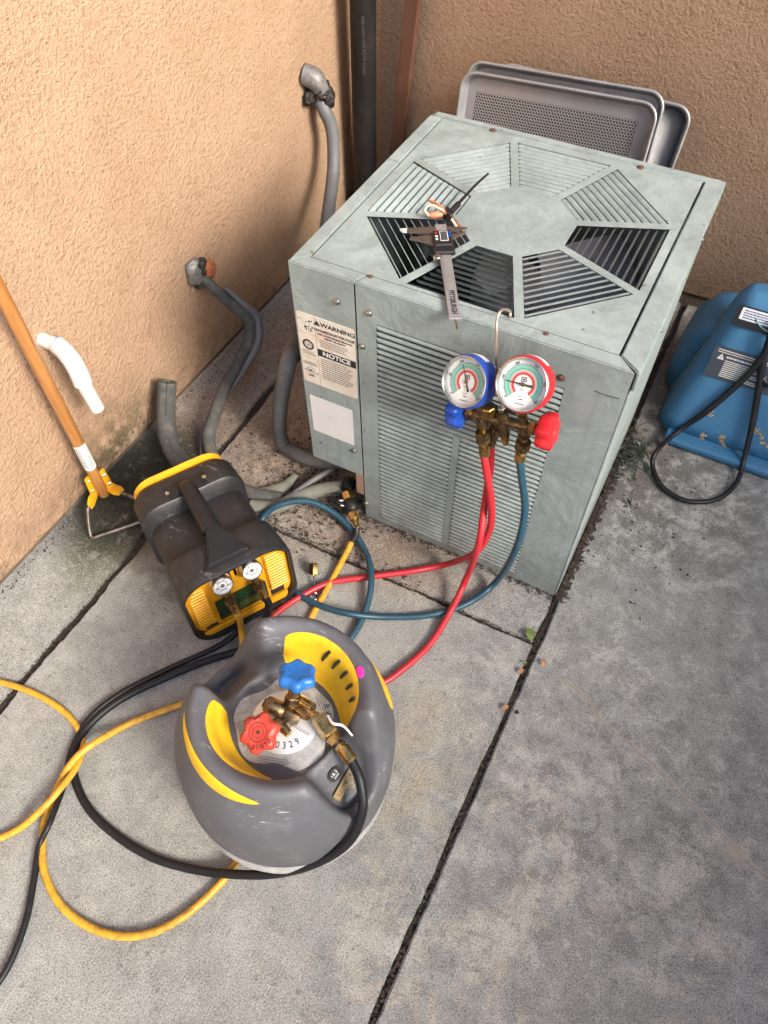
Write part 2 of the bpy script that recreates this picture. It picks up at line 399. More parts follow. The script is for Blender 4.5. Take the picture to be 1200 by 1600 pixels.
def m_hole_dots(name, base, pitch, rr, x0, x1, y0, y1):
    """bare aluminium with dark dots painted for the shade in its holes (object xy)"""
    m, nt, b, out = nodes(name); co = coords(nt)
    sep = nt.nodes.new('ShaderNodeSeparateXYZ'); nt.links.new(co, sep.inputs[0]); x, y = sep.outputs[0], sep.outputs[1]
    row = math_(nt, 'FLOOR', math_(nt, 'DIVIDE', y, pitch * 0.866))
    xo = math_(nt, 'ADD', x, math_(nt, 'MULTIPLY', math_(nt, 'MODULO', math_(nt, 'ABSOLUTE', row), 2.0), pitch / 2))
    fx = math_(nt, 'SUBTRACT', math_(nt, 'FRACT', math_(nt, 'ADD', math_(nt, 'DIVIDE', xo, pitch), 100.0)), 0.5)
    fy = math_(nt, 'MULTIPLY', math_(nt, 'SUBTRACT', math_(nt, 'SUBTRACT', math_(nt, 'DIVIDE', y, pitch * 0.866), row), 0.5), 0.866)
    d = math_(nt, 'SQRT', math_(nt, 'ADD', math_(nt, 'MULTIPLY', fx, fx), math_(nt, 'MULTIPLY', fy, fy)))
    h = math_(nt, 'LESS_THAN', d, rr)
    for v, lo, hi in ((x, x0, x1), (y, y0, y1)):
        h = math_(nt, 'MULTIPLY', h, math_(nt, 'MULTIPLY', math_(nt, 'GREATER_THAN', v, lo), math_(nt, 'LESS_THAN', v, hi)))
    tr = nt.nodes.new('ShaderNodeBsdfDiffuse'); tr.inputs[0].default_value = (0.035, 0.035, 0.037, 1); mx = nt.nodes.new('ShaderNodeMixShader')  # dark dots put the shade inside the holes into the colour
    nt.links.new(h, mx.inputs[0]); nt.links.new(b.outputs[0], mx.inputs[1]); nt.links.new(tr.outputs[0], mx.inputs[2]); nt.links.new(mx.outputs[0], out.inputs[0])
    n1 = noise_(nt, co, 9, 5, 0.65)
    c = mixc(nt, n1, tuple(v * 0.8 for v in base), tuple(min(1, v * 1.1) for v in base)); nt.links.new(c, b.inputs['Base Color'])
    b.inputs['Metallic'].default_value = 0.5; nt.links.new(math_(nt, 'ADD', math_(nt, 'MULTIPLY', n1, 0.2), 0.36), b.inputs['Roughness'])
    return m

STUCCO = m_stucco(); CONC = m_concrete(); PAINT = m_paint('cabinet_paint', (0.278, 0.330, 0.318)); WOOD = m_wood()
SOIL = mat('soil', (0.045, 0.034, 0.026), 0.95, var=0.4, vs_=60, bs=150, bd=0.006)
FOUND = mat('foundation', (0.12, 0.085, 0.06), 0.95, var=0.3, vs_=20, bs=90, bd=0.004)
DARK = mat('interior_black', (0.012, 0.013, 0.015), 0.7)
COIL = mat('coil', (0.022, 0.025, 0.028), 0.6)
FANM = mat('fan_blade_grey', (0.16, 0.165, 0.19), 0.5, metal=0.2)
SCREW = mat('zinc_screw', (0.55, 0.55, 0.53), 0.35, metal=1.0)
RUST = mat('rusty_screw', (0.105, 0.055, 0.035), 0.8, var=0.4, vs_=300)
LABEL = mat('label_paper', (0.66, 0.63, 0.54), 0.55, var=0.08, vs_=30, dirt=(0.62, 0.40, 0.30), damt=0.34, ds=22)
STICK = mat('white_sticker', (0.68, 0.68, 0.67), 0.5, var=0.04)
INK = mat('ink', (0.02, 0.02, 0.022), 0.6)
INKG = mat('ink_grey', (0.16, 0.15, 0.14), 0.6)
BRASS = mat('brass', (0.62, 0.42, 0.16), 0.3, metal=1.0, var=0.2, vs_=60, dirt=(0.20, 0.12, 0.05), damt=0.4, ds=90)
DBRASS = mat('aged_brass', (0.30, 0.205, 0.105), 0.42, metal=1.0, var=0.3, vs_=60, dirt=(0.06, 0.045, 0.03), damt=0.5, ds=90)
STEEL = mat('bright_steel', (0.62, 0.62, 0.61), 0.25, metal=1.0)
ALU = mat('aluminium', (0.34, 0.34, 0.345), 0.42, metal=0.5, var=0.12, vs_=12)
RED = mat('red_plastic', (0.52, 0.015, 0.02), 0.34, var=0.08)
BLUE = mat('blue_plastic', (0.010, 0.060, 0.34), 0.34, var=0.08)
REDH = mat('red_hose', (0.46, 0.02, 0.03), 0.42, var=0.12, vs_=20, dirt=(0.25, 0.06, 0.06), damt=0.25, ds=60)
TEAL = mat('teal_hose', (0.017, 0.065, 0.10), 0.42, var=0.12, vs_=20, dirt=(0.10, 0.14, 0.16), damt=0.2, ds=60)
YELH = mat('yellow_hose', (0.64, 0.345, 0.03), 0.42, var=0.1, vs_=20, dirt=(0.22, 0.12, 0.03), damt=0.36, ds=70)
BLKH = mat('black_hose', (0.009, 0.009, 0.011), 0.45, var=0.15, spec=0.35, dirt=(0.05, 0.05, 0.052), damt=0.2, ds=80)
BLKP = mat('black_plastic', (0.017, 0.017, 0.018), 0.45, var=0.2, vs_=18, dirt=(0.10, 0.085, 0.065), damt=0.16, ds=38, bs=350, bd=0.0005)
BLKC = mat('clean_black', (0.012, 0.012, 0.0135), 0.42, var=0.15, spec=0.4)
YELP = mat('yellow_plastic', (0.78, 0.37, 0.012), 0.38, var=0.08, dirt=(0.40, 0.20, 0.03), damt=0.22, ds=40)
GREENL = mat('green_label', (0.012, 0.05, 0.014), 0.4, var=0.3)
GREYP = mat('grey_plastic', (0.092, 0.095, 0.105), 0.52, var=0.10, vs_=9, dirt=(0.21, 0.21, 0.215), damt=0.20, ds=20, bs=500, bd=0.0002)
TGRIP = mat('yellow_grip', (0.80, 0.50, 0.015), 0.5, var=0.08, vs_=20, dirt=(0.42, 0.25, 0.04), damt=0.26, ds=35)
TANKM = mat('tank_steel', (0.23, 0.235, 0.235), 0.45, metal=0.2, var=0.15, dirt=(0.40, 0.38, 0.34), damt=0.3, ds=30)
WLABEL = mat('worn_white_label', (0.44, 0.44, 0.425), 0.55, var=0.1, dirt=(0.25, 0.25, 0.25), damt=0.42, ds=60)
PLATE = mat('plate_alu', (0.78, 0.78, 0.77), 0.34, metal=0.35, var=0.06)
PINK = mat('pink_sticker', (0.75, 0.03, 0.36), 0.5)
PVC = mat('white_pvc', (0.62, 0.60, 0.56), 0.35, var=0.03, dirt=(0.60, 0.50, 0.38), damt=0.2)
ABS = mat('black_abs', (0.012, 0.011, 0.0105), 0.55, spec=0.25, var=0.25, vs_=8, dirt=(0.035, 0.03, 0.024), damt=0.3, ds=14)
BROWN = mat('brown_metal', (0.105, 0.048, 0.03), 0.5, var=0.2, vs_=9)
COND = mat('grey_conduit', (0.125, 0.13, 0.135), 0.55, var=0.12, dirt=(0.22, 0.18, 0.13), damt=0.25)
FOAM = mat('grey_foam', (0.062, 0.066, 0.064), 0.85, var=0.2, vs_=25, dirt=(0.17, 0.145, 0.11), damt=0.34, ds=30, bs=200, bd=0.001)
FOAML = mat('faded_foam', (0.17, 0.18, 0.155), 0.85, var=0.2, vs_=25, dirt=(0.24, 0.21, 0.15), damt=0.3, ds=30, bs=200, bd=0.001)
TAR = mat('tar_mastic', (0.018, 0.015, 0.013), 0.5, var=0.3, bs=120, bd=0.006)
GALV = mat('galvanised', (0.21, 0.21, 0.205), 0.55, metal=0.4, dirt=(0.10, 0.07, 0.05), damt=0.4, ds=60, var=0.2, vs_=50)
ORANGE = mat('rust_orange_putty', (0.27, 0.085, 0.03), 0.8, var=0.25, vs_=60, bs=150, bd=0.004)
def add_scuff(m, col, amt):
    nt = m.node_tree; b = nt.nodes['Principled BSDF']; lk = b.inputs['Base Color'].links[0].from_socket; co = coords(nt)
    mp = nt.nodes.new('ShaderNodeMapping'); mp.inputs['Scale'].default_value = (14, 60, 150); mp.inputs['Rotation'].default_value = (0.4, 0.5, 0.6); nt.links.new(co, mp.inputs[0])
    k = math_(nt, 'MULTIPLY', ramp(nt, noise_(nt, mp.outputs[0], 1.0, 3, 0.7), [(0.60, 0.0), (0.70, 1.0)]), ramp(nt, noise_(nt, co, 9, 2, 0.5), [(0.5, 0.0), (0.62, amt)]))
    nt.links.new(mixc(nt, k, lk, col), b.inputs['Base Color'])
add_scuff(GREYP, (0.42, 0.42, 0.42), 0.9); add_scuff(BLKP, (0.20, 0.19, 0.17), 0.8)
BLUEB = mat('blue_body', (0.040, 0.150, 0.275), 0.55, var=0.10, vs_=5, dirt=(0.06, 0.15, 0.26), damt=0.2, ds=16, bs=420, bd=0.0002)
FLAKE = mat('flaked_print', (0.52, 0.36, 0.16), 0.7, var=0.2)
CREAM = mat('cream_print', (0.62, 0.60, 0.54), 0.6)
LEAFG = mat('leaf_green', (0.14, 0.19, 0.05), 0.5, var=0.2, vs_=90)
LEAFT = mat('leaf_tan', (0.40, 0.20, 0.10), 0.65, var=0.25, vs_=120)
WEEDM = mat('weed_green', (0.025, 0.036, 0.015), 0.6, var=0.35, vs_=60)
LITTER = mat('litter', (0.050, 0.036, 0.025), 0.9, var=0.6, vs_=70)
GAUGEW = mat('gauge_face_white', (0.80, 0.82, 0.80), 0.5, var=0.02)
GTEAL = mat('gauge_teal', (0.20, 0.52, 0.42), 0.5)
GRED = mat('gauge_red', (0.50, 0.045, 0.05), 0.5)
GPINK = mat('gauge_pink', (0.72, 0.36, 0.36), 0.5)
COPPER = mat('copper', (0.70, 0.32, 0.17), 0.3, metal=1.0)
WIREW = mat('cream_wire', (0.78, 0.66, 0.44), 0.45)
WIREO = mat('orange_wire', (0.70, 0.22, 0.12), 0.45)
LCD = mat('lcd', (0.06, 0.065, 0.07), 0.2)
def m_glass():
    m, nt, b, out = nodes('gauge_lens'); tr = nt.nodes.new('ShaderNodeBsdfTransparent'); gl = nt.nodes.new('ShaderNodeBsdfGlossy'); gl.inputs['Roughness'].default_value = 0.04
    mx = nt.nodes.new('ShaderNodeMixShader')
    mx.inputs[0].default_value = 0.05; nt.links.new(tr.outputs[0], mx.inputs[1]); nt.links.new(gl.outputs[0], mx.inputs[2]); nt.links.new(mx.outputs[0], out.inputs[0])
    return m
LENS = m_glass()

# ================================================================== SETTING
XW, YW = -0.546, 1.225
XJ1, XJ2, YJ = 0.668, -0.333, -0.142

def struct(o): o['kind'] = 'structure'; return o
ground = struct(mesh('ground', [(-3, -4, -0.014), (6, -4, -0.014), (6, 3, -0.014), (-3, 3, -0.014)], [(0, 1, 2, 3)], SOIL, loc=(0, 0, 0)))
def ragged(a, b, amp, step=0.012, seed=0):
    a, b = Vector(a), Vector(b); d = b - a; n = max(2, int(d.length / step)); nn = Vector((-d.y, d.x)).normalized(); out = []
    for i in range(n):
        p = a + d * (i / n)
        k = mnoise.noise(Vector((p.x * 11 + seed, p.y * 11, seed * 3.1))) * amp + mnoise.noise(Vector((p.x * 60 + seed, p.y * 60, 5.0))) * amp * 0.55
        out.append(p + nn * k * (1 if 0 < i else 0))
    return out
def slab(x0, y0, x1, y1, amps, seed, z=0.0):
    c = [(x0, y0), (x1, y0), (x1, y1), (x0, y1)]; pts = []
    for i in range(4): pts += ragged(c[i], c[(i + 1) % 4], amps[i], 0.012 if amps[i] else 0.3, seed + i)
    bm = bmesh.new(); v = [bm.verts.new((p[0], p[1], z)) for p in pts]
    f = bm.faces.new(v)
    if f.normal.z < 0: bmesh.ops.reverse_faces(bm, faces=[f])
    r = bmesh.ops.extrude_face_region(bm, geom=[f])
    for g in r['geom']:
        if isinstance(g, bmesh.types.BMVert): g.co.z -= 0.06
    bmesh.ops.recalc_face_normals(bm, faces=bm.faces)
    top = [e for e in bm.edges if all(abs(q.co.z - z) < 1e-6 for q in e.verts)]
    bmesh.ops.bevel(bm, geom=top, offset=0.0035, segments=2, affect='EDGES', clamp_overlap=True)
    bmesh.ops.triangulate(bm, faces=[q for q in bm.faces if len(q.verts) > 4])
    return bm_link('concrete_slab', bm, CONC, ground, 40)
slab(XJ1 + 0.007, -4, 6, 3, (0, 0, 0, 0.004), 1)
slab(XJ2 + 0.012, -4, XJ1 - 0.006, YJ - 0.004, (0, 0.003, 0.004, 0.006), 5)
slab(XJ2 + 0.010, YJ + 0.004, XJ1 - 0.010, 3, (0.005, 0.006, 0, 0.005), 9, -0.002)
slab(-3, -4, XJ2 - 0.010, 3, (0, 0.006, 0, 0), 13, 0.001)

bld = thing('stucco_building', 'tan stucco house walls meeting in the corner behind the condenser', 'building', (XW, YW, 0))
H0 = 2.6
box('wall', (XW - 0.2, -4.0, 0.022), (XW, YW + 0.2, H0), STUCCO, bld, 0.008, 2)
box('wall', (XW + 0.001, YW, 0.045), (6.0, YW + 0.199, H0), STUCCO, bld, 0.008, 2)
box('foundation', (XW - 0.2, -4.0, -0.03), (XW - 0.012, YW + 0.1, 0.021), FOUND, bld)
box('foundation', (XW - 0.010, YW + 0.012, -0.03), (6.0, YW + 0.19, 0.044), FOUND, bld)

bw = thing('added_shade_wall', 'plain unseen wall added to shade the right-hand side, outside the frame', 'wall', (2.5, 0, 0))  # wall added out of view to shade the right slab and blue machine
BWM = mat('shade_wall_render', (0.33, 0.29, 0.25), 0.9, var=0.1, vs_=4)
box('wall', (2.5, -3.0, -0.01), (2.62, YW, 1.22), BWM, bw); box('coping', (2.47, -3.0, 1.221), (2.65, YW - 0.001, 1.26), BWM, bw)

# ================================================================== CONDENSER
W, D, H = 0.66, 0.637, 0.729
ac = thing('condenser_unit', 'grey-green metal air conditioner condenser with louvred top and front', 'air conditioner', (0, 0, 0))
XS, ZB = 0.141, 0.165
# front main panel with louvre openings (local x = world x, local y = world z, local z = -world y)
MF = axes((0, 0, 0), (1, 0, 0), (0, 0, 1), (0, -1, 0))
LX0, LX1, LZ0, LZ1, ZM, XM = 0.185, 0.556, 0.022, 0.648, 0.405, 0.368
PITCH = (LZ1 - LZ0) / 43
zs = LZ0 + 28 * PITCH
outer = [(XS + 0.002, 0.0), (W - 0.001, 0.0), (W - 0.001, H - 0.006), (XS + 0.002, H - 0.006)]
holes = [[(LX0, zs), (LX1, zs), (LX1, LZ1), (LX0, LZ1)], [(LX0, LZ0), (XM - 0.008, LZ0), (XM - 0.008, zs - 0.003), (LX0, zs - 0.003)], [(XM + 0.008, LZ0), (LX1, LZ0), (LX1, zs - 0.003), (XM + 0.008, zs - 0.003)]]
plate('front_panel', outer, holes, 0.0015, PAINT, ac, MF)
def slat_mesh(L):
    """front louvre: arched strip with closed rounded ends, lying along local x"""
    prof = [(0.0030, PITCH * 0.26), (-0.0006, PITCH * 0.20), (-0.0020, PITCH * 0.04), (-0.0022, -PITCH * 0.18), (-0.0014, -PITCH * 0.25)]
    v, f = [], []
    xs_ = [(-L / 2, 0.0), (-L / 2 + 0.002, 0.65), (-L / 2 + 0.006, 1.0), (L / 2 - 0.006, 1.0), (L / 2 - 0.002, 0.65), (L / 2, 0.0)]
    for (x, s) in xs_:
        for (y, z) in prof: v.append((x, y * s + 0.0006 * (1 - s), z))
    n = len(prof)
    for i in range(len(xs_) - 1):
        for k in range(n - 1): f.append((i * n + k, (i + 1) * n + k, (i + 1) * n + k + 1, i * n + k + 1))
    me = bpy.data.meshes.new('louvre_slat'); me.from_pydata(v, [], f); me.shade_smooth(); me.materials.append(PAINT); return me
sm_full, sm_l, sm_r = slat_mesh(LX1 - LX0), slat_mesh(XM - 0.008 - LX0), slat_mesh(LX1 - XM - 0.008)
for i in range(43):
    z = LZ0 + (i + 0.5) * PITCH
    if i >= 28: inst('louvre_slat', sm_full, Matrix.Translation(((LX0 + LX1) / 2, 0, z)), ac)
    else:
        inst('louvre_slat', sm_l, Matrix.Translation(((LX0 + XM - 0.008) / 2, 0, z)), ac)
        inst('louvre_slat', sm_r, Matrix.Translation(((LX1 + XM + 0.008) / 2, 0, z)), ac)
box('coil', (XS + 0.02, 0.018, 0.012), (W - 0.03, 0.04, H - 0.06), COIL, ac)
plate('control_box_cover', [(0.0, ZB), (XS - 0.002, ZB), (XS - 0.002, H - 0.006), (0.0, H - 0.006)], [], 0.002, PAINT, ac, MF, bev=0.0)
box('control_box_back', (0.002, 0.003, ZB + 0.002), (XS - 0.003, 0.11, H - 0.05), DARK, ac)
box('left_panel', (0.0, 0.005, ZB), (0.002, 0.2, H - 0.006), PAINT, ac)
box('left_panel', (0.0, 0.201, 0.004), (0.002, D, H - 0.006), PAINT, ac)
box('inner_corner_panel', (XS - 0.006, 0.004, 0.004), (XS + 0.001, 0.2, 0.163), COIL, ac)
box('corner_tab', (XS - 0.022, 0.001, 0.088), (XS - 0.0015, 0.0035, 0.1645), mat('tab_brown', (0.33, 0.22, 0.15), 0.6), ac, 0.0)
box('right_panel', (W - 0.0009, 0.002, 0.0), (W + 0.004, D - 0.02, H - 0.055), PAINT, ac, 0.0012, 1)
box('right_rim_skirt', (W + 0.0005, 0.012, H - 0.05), (W + 0.007, D - 0.004, H - 0.004), PAINT, ac, 0.002, 2)
box('back_panel', (0.003, D - 0.004, 0.003), (W - 0.002, D - 0.001, H - 0.006), PAINT, ac)
box('base_pan', (0.15, 0.006, 0.002), (W - 0.01, D - 0.01, 0.008), DARK, ac)
box('inner_shroud', (0.01, 0.045, 0.35), (W - 0.01, D - 0.008, 0.352), COIL, ac)
# top rim
RB = 0.030
def rim(pts, name='top_rim'):
    bm = bmesh.new(); v = [bm.verts.new((p[0], p[1], H)) for p in pts]; f = bm.faces.new(v)
    if f.normal.z < 0: bmesh.ops.reverse_faces(bm, faces=[f])
    r = bmesh.ops.extrude_face_region(bm, geom=[f])
    for g in r['geom']:
        if isinstance(g, bmesh.types.BMVert): g.co.z -= 0.0055
    bmesh.ops.recalc_face_normals(bm, faces=bm.faces)
    bmesh.ops.bevel(bm, geom=[e for e in bm.edges if all(abs(q.co.z - H) < 1e-6 for q in e.verts)], offset=0.0022, segments=2, affect='EDGES')
    return bm_link(name, bm, PAINT, ac, 40)
g_ = 0.0008
rim([(0, 0), (XS - g_, 0), (XS - g_ + 0.012, RB), (RB, RB)]); rim([(XS + g_, 0), (W - g_, 0), (W - RB - 0.004, RB), (XS + 0.012 + g_, RB)])
rim([(0, g_), (RB - g_, RB + g_), (RB - g_, 0.40), (0, 0.40)]); rim([(0, 0.402), (RB - g_, 0.402), (RB - g_, D - 0.02), (0, D - 0.02 - g_)])
rim([(W + 0.006, 0.001), (W + 0.006, D), (W - RB - 0.004 + g_, D - RB + 0.012), (W - RB - 0.004 + g_, RB + g_)]); rim([(0.008, D - 0.0185), (W - RB - 0.004 - g_, D - 0.0185), (W + 0.004, D + 0.001), (0.008, D + 0.002)])
# top panel with eight louvred sectors
CX, CY, RO, RI, SPW = 0.33, 0.317, 0.299, 0.121, 0.0085
secs = []
for k in range(8):
    a = rad(45 * k); e = Vector((math.cos(a), math.sin(a))); t = Vector((-e.y, e.x))
    ao, ai = RO * math.cos(rad(22.5)), RI * math.cos(rad(22.5))
    ho, hi = ao * math.tan(rad(22.5)) - SPW / math.cos(rad(22.5)), ai * math.tan(rad(22.5)) - SPW / math.cos(rad(22.5))
    c0 = Vector((CX, CY)); secs.append((a, e, t, ao, ai, ho, hi, [tuple(c0 + e * ai - t * hi), tuple(c0 + e * ao - t * ho), tuple(c0 + e * ao + t * ho), tuple(c0 + e * ai + t * hi)]))
x0, x1, y0, y1 = RB + 0.003, W - RB - 0.0068, RB + 0.002, D - 0.0205
plate('top_panel', [(x0, y0), (x1, y0), (x1, y1), (x0, y1)], [s[7] for s in secs], 0.0012, PAINT, ac, Matrix.Translation((0, 0, H - 0.0022)))
WID = {1: 0.68, 2: 0.66, 3: 0.68, 6: 0.75, 7: 0.52}
TILT = {0: 62, 1: 20, 2: 15, 3: 16, 4: 42, 5: 66, 6: 66, 7: 14}
NS = 11
for k, (a, e, t, ao, ai, ho, hi, poly) in enumerate(secs):
    p = (ao - ai) / NS; tl = rad(TILT[k])
    for i in range(NS):
        rc = ai + (i + 0.5) * p; hw = hi + (ho - hi) * ((rc - ai) / (ao - ai)) - 0.001
        wdt = p * WID.get(k, 0.98)
        ca, sa = math.cos(tl) * wdt / 2, math.sin(tl) * wdt / 2
        dr = [(-1.0, -1.0), (-0.62, -0.15), (0.1, 0.62), (1.0, 1.0)]
        v, f = [], []
        for s_, sc_ in ((-1, 0.0), (-1, 1.0), (1, 1.0), (1, 0.0)):
            for (q, z_) in dr:
                r_ = rc + q * ca; off = hw if sc_ == 0.0 else hw - 0.004
                tt = s_ * off
                zz = H - 0.0026 - abs(sa) + z_ * sa * (1 if sc_ else 0.55)
                v.append((CX + e.x * r_ + t.x * tt, CY + e.y * r_ + t.y * tt, zz))
        for A in range(3):
            for q in range(3): f.append((A * 4 + q, (A + 1) * 4 + q, (A + 1) * 4 + q + 1, A * 4 + q + 1))
        mesh('grille_slat', v, f, PAINT, ac, smooth=True)
# fan and shroud below the grille
fanhub = lathe('fan_hub', [(0.0, 0.60), (0.07, 0.60), (0.075, 0.585), (0.075, 0.53), (0.0, 0.53)], FANM, ac, 24, Matrix.Translation((CX, CY, 0)))
for k in range(3):
    v, f = [], []
    for i in range(7):
        for j in range(7):
            rr = 0.07 + 0.20 * j / 6; an = rad(120 * k + 20 + (i / 6 - 0.5) * (72 - 10 * j / 6)); zz = 0.585 + (i / 6 - 0.5) * 0.085
            v.append((CX + rr * math.cos(an), CY + rr * math.sin(an), zz))
    for i in range(6):
        for j in range(6): f.append((i * 7 + j, i * 7 + j + 1, (i + 1) * 7 + j + 1, (i + 1) * 7 + j))
    mesh('fan_blade', v, f, FANM, ac, smooth=True)
lathe('fan_ring', [(0.283, 0.56), (0.283, 0.66), (0.300, 0.70), (0.302, 0.70), (0.286, 0.66), (0.286, 0.56)], mat('shroud_paint', (0.17, 0.20, 0.215), 0.5), ac, 48, Matrix.Translation((CX, CY, 0)), caps=False)
# screws
def screw(p, n, r=0.005, m=SCREW, ac_=ac):
    M = frame(p, n, (1, 0.2, 0.3)); s = lathe('screw', [(r * 1.5, 0), (r * 1.5, 0.0012), (r, 0.0014), (r * .95, 0.0034), (r * .6, 0.0042), (0.0, 0.0043)], m, ac_, 12, M)
    return s
for (px, py) in ((527, 471), (577, 489), (566, 541), (553, 704), (572, 786)): screw(aty(px, py, 0.0) + Vector((0, -0.0003, 0)), (0, -1, 0))
screw(aty(877, 590, 0) + Vector((0, -0.0003, 0)), (0, -1, 0), m=RUST)
for (px, py) in ((578, 434), (853, 523), (770, 204), (1001, 262)): screw(at(px, py, H - 0.0021), (0, 0, 1), m=RUST)
for (yy, zz) in ((0.16, 0.70), (0.46, 0.70)): screw((W + 0.0072, yy, zz), (1, 0, 0), 0.004)
# warning label
wl = plate('warning_label', [(x + 0.070, z + 0.522) for x, z in rrect(0.133, 0.190, 0.006)], [], 0.0004, LABEL, ac, MF @ Matrix.Translation((0, 0, 0.0005)))
ML = MF @ Matrix.Translation((0, 0, 0.0008))
def tm(x, z): return ML @ Matrix.Translation((x, z, 0))
text('print', '\u25B2WARNING', 0.0145, INK, wl, tm(0.090, 0.600), xs=1.12, bold=0.0003)
text('print', 'HAZARDOUS VOLTAGE', 0.0088, INK, wl, tm(0.090, 0.584), xs=0.98, bold=0.0002)
text('print', 'CAN CAUSE SEVERE PERSONAL', 0.0058, INK, wl, tm(0.090, 0.5745), xs=1.0, bold=0.0001)
text('print', 'INJURY OR DEATH', 0.0058, INK, wl, tm(0.090, 0.567), xs=1.0, bold=0.0001)
quads('print', print_lines(0.054, 0.122, 0.541, 0.562, 4, 0.42), 0.0001, INKG, wl, ML)
quads('print', [(0.0465, 0.515, 0.1365, 0.534)], 0.0001, INK, wl, ML)
text('print', 'NOTICE', 0.0165, STICK, wl, ML @ Matrix.Translation((0.091, 0.5245, 0.0003)), xs=1.1, bold=0.0004)
quads('print', print_lines(0.052, 0.128, 0.452, 0.511, 10, 0.42), 0.0001, INKG, wl, ML)
quads('print', [(0.0455, 0.428, 0.0460, 0.616), (0.004, 0.566, 0.0455, 0.5665), (0.004, 0.500, 0.0455, 0.5005), (0.0465, 0.6105, 0.136, 0.6108)], 0.0001, INK, wl, ML)
def ring2(name, cx, cz, r, wd, m, M, par):
    n = 28; v = [(cx + (r + s * wd) * math.cos(2 * math.pi * k / n), cz + (r + s * wd) * math.sin(2 * math.pi * k / n), 0.0001) for k in range(n) for s in (0, 1)]
    return mesh(name, v, [(2 * k, 2 * k + 1, (2 * k + 3) % (2 * n), (2 * k + 2) % (2 * n)) for k in range(n)], m, par, M=M)
ring2('print', 0.0245, 0.536, 0.0095, 0.004, INK, ML, wl); ring2('print', 0.0245, 0.536, 0.0065, 0.001, INK, ML, wl)
text('print', 'A', 0.009, INK, wl, tm(0.0245, 0.536))
ring2('print', 0.0235, 0.463, 0.0095, 0.001, INK, ML, wl); text('print', 'UL', 0.0095, INK, wl, tm(0.0235, 0.463), bold=0.0003)
text('print', 'LISTED', 0.0052, INK, wl, tm(0.0235, 0.4485), bold=0.0001); text('print', 'c', 0.0075, INK, wl, tm(0.0095, 0.462)); text('print', 'us', 0.0065, INK, wl, tm(0.039, 0.460))
quads('print', print_lines(0.008, 0.042, 0.507, 0.520, 3, 0.4) + print_lines(0.007, 0.044, 0.479, 0.488, 2, 0.5), 0.0001, INKG, wl, ML)
rr_ = random.Random(3)   # worn pictogram, top left of the label
pk = []
for i in range(46):
    x = 0.015 + 0.026 * rr_.random(); z = 0.572 + 0.028 * rr_.random(); s = 0.0006 + 0.0018 * rr_.random()
    if x + z > 0.59: pk.append((x, z, x + s, z + s * rr_.uniform(0.6, 2.2)))
quads('print', pk + [(0.006, 0.599, 0.0155, 0.6003)], 0.0001, INK, wl, ML)
ws = plate('blank_sticker', [(x + 0.066, z + 0.327) for x, z in rrect(0.109, 0.117, 0.003)], [], 0.0004, STICK, ac, MF @ Matrix.Translation((0, 0, 0.0005)))
quads('print', [(0.060, 0.333, 0.0625, 0.3345), (0.0635, 0.335, 0.067, 0.3356), (0.076, 0.321, 0.0772, 0.3222), (0.0885, 0.316, 0.091, 0.3168), (0.031, 0.368, 0.0325, 0.369)], 0.0001, INKG, ws, ML)
# scratches on the front
tube('scratch', [aty(929, 610, -0.0012), aty(948, 618, -0.0012), aty(968, 623, -0.0012)], 0.0006, INK, ac, 5, 4)

# ================================================================== SHEET PANS
def sheet_pan(name, label, M, w_, h_, perforated, dep=0.026, flip=False):
    """local xy = sheet, +z towards the viewer, floor at z=0, rim at z=dep"""
    t = thing(name, label, 'sheet pan', M.translation, 'sheet pans leaning on the back wall')
    fm = m_hole_dots('perforated_' + name, (0.31, 0.31, 0.315), 0.0082, 0.34, -w_ / 2 + 0.042, w_ / 2 - 0.050, -h_ / 2 + 0.04, h_ / 2 - 0.050) if perforated else ALU
    def ring(wv, hv, rv, z): return [(x, y, z) for x, y in rrect(wv, hv, rv, 6)]
    if perforated:
        me = bpy.data.meshes.new('pan_floor'); rf = rrect(w_ - 0.036, h_ - 0.036, 0.03, 6)
        me.from_pydata([(x, y, 0) for x, y in rf], [], [tuple(range(len(rf)))]); me.materials.append(fm)
        inst('pan_floor', me, M, t)
    loops = ([] if perforated else []) + [ring(w_ - 0.036, h_ - 0.036, 0.030, 0.0), ring(w_ - 0.026, h_ - 0.026, 0.034, 0.004), ring(w_ - 0.016, h_ - 0.016, 0.038, dep - 0.002), ring(w_ - 0.012, h_ - 0.012, 0.040, dep), ring(w_ - 0.002, h_ - 0.002, 0.044, dep), ring(w_, h_, 0.045, dep - 0.003), ring(w_ - 0.002, h_ - 0.002, 0.044, dep - 0.007), ring(w_ - 0.010, h_ - 0.010, 0.040, dep - 0.008)]
    n = len(loops[0]); v = [p for L in loops for p in L]; f = []
    for i in range(len(loops) - 1):
        for k in range(n): f.append((i * n + k, i * n + (k + 1) % n, (i + 1) * n + (k + 1) % n, (i + 1) * n + k))
    if not perforated: f.append(tuple(range(n)))
    mesh('rim' if perforated else 'pan', v, f, ALU, t, True, M=M)
    return t
def pan_matrix(tl, tr, h_, lean):
    tl, tr = Vector(tl), Vector(tr); x = (tr - tl).normalized(); dn = Vector((0, -math.sin(lean), -math.cos(lean))); dn = (dn - x * dn.dot(x)).normalized(); z = x.cross(-dn)
    return axes((tl + tr) / 2 + dn * (h_ / 2), x, -dn, z), (tr - tl).length
PH = 0.46
M1, w1 = pan_matrix(aty(727, 106, 1.085), aty(1037, 160, 1.085), PH, rad(16))
sheet_pan('sheet_pan', 'perforated aluminium sheet pan in front, rim facing out, behind the condenser', M1, w1, PH, True)
M1b = Matrix.Translation((0.006, 0.026, 0.018)) @ M1
sheet_pan('sheet_pan', 'second perforated sheet pan nested right behind the front one', M1b, w1, PH, True)
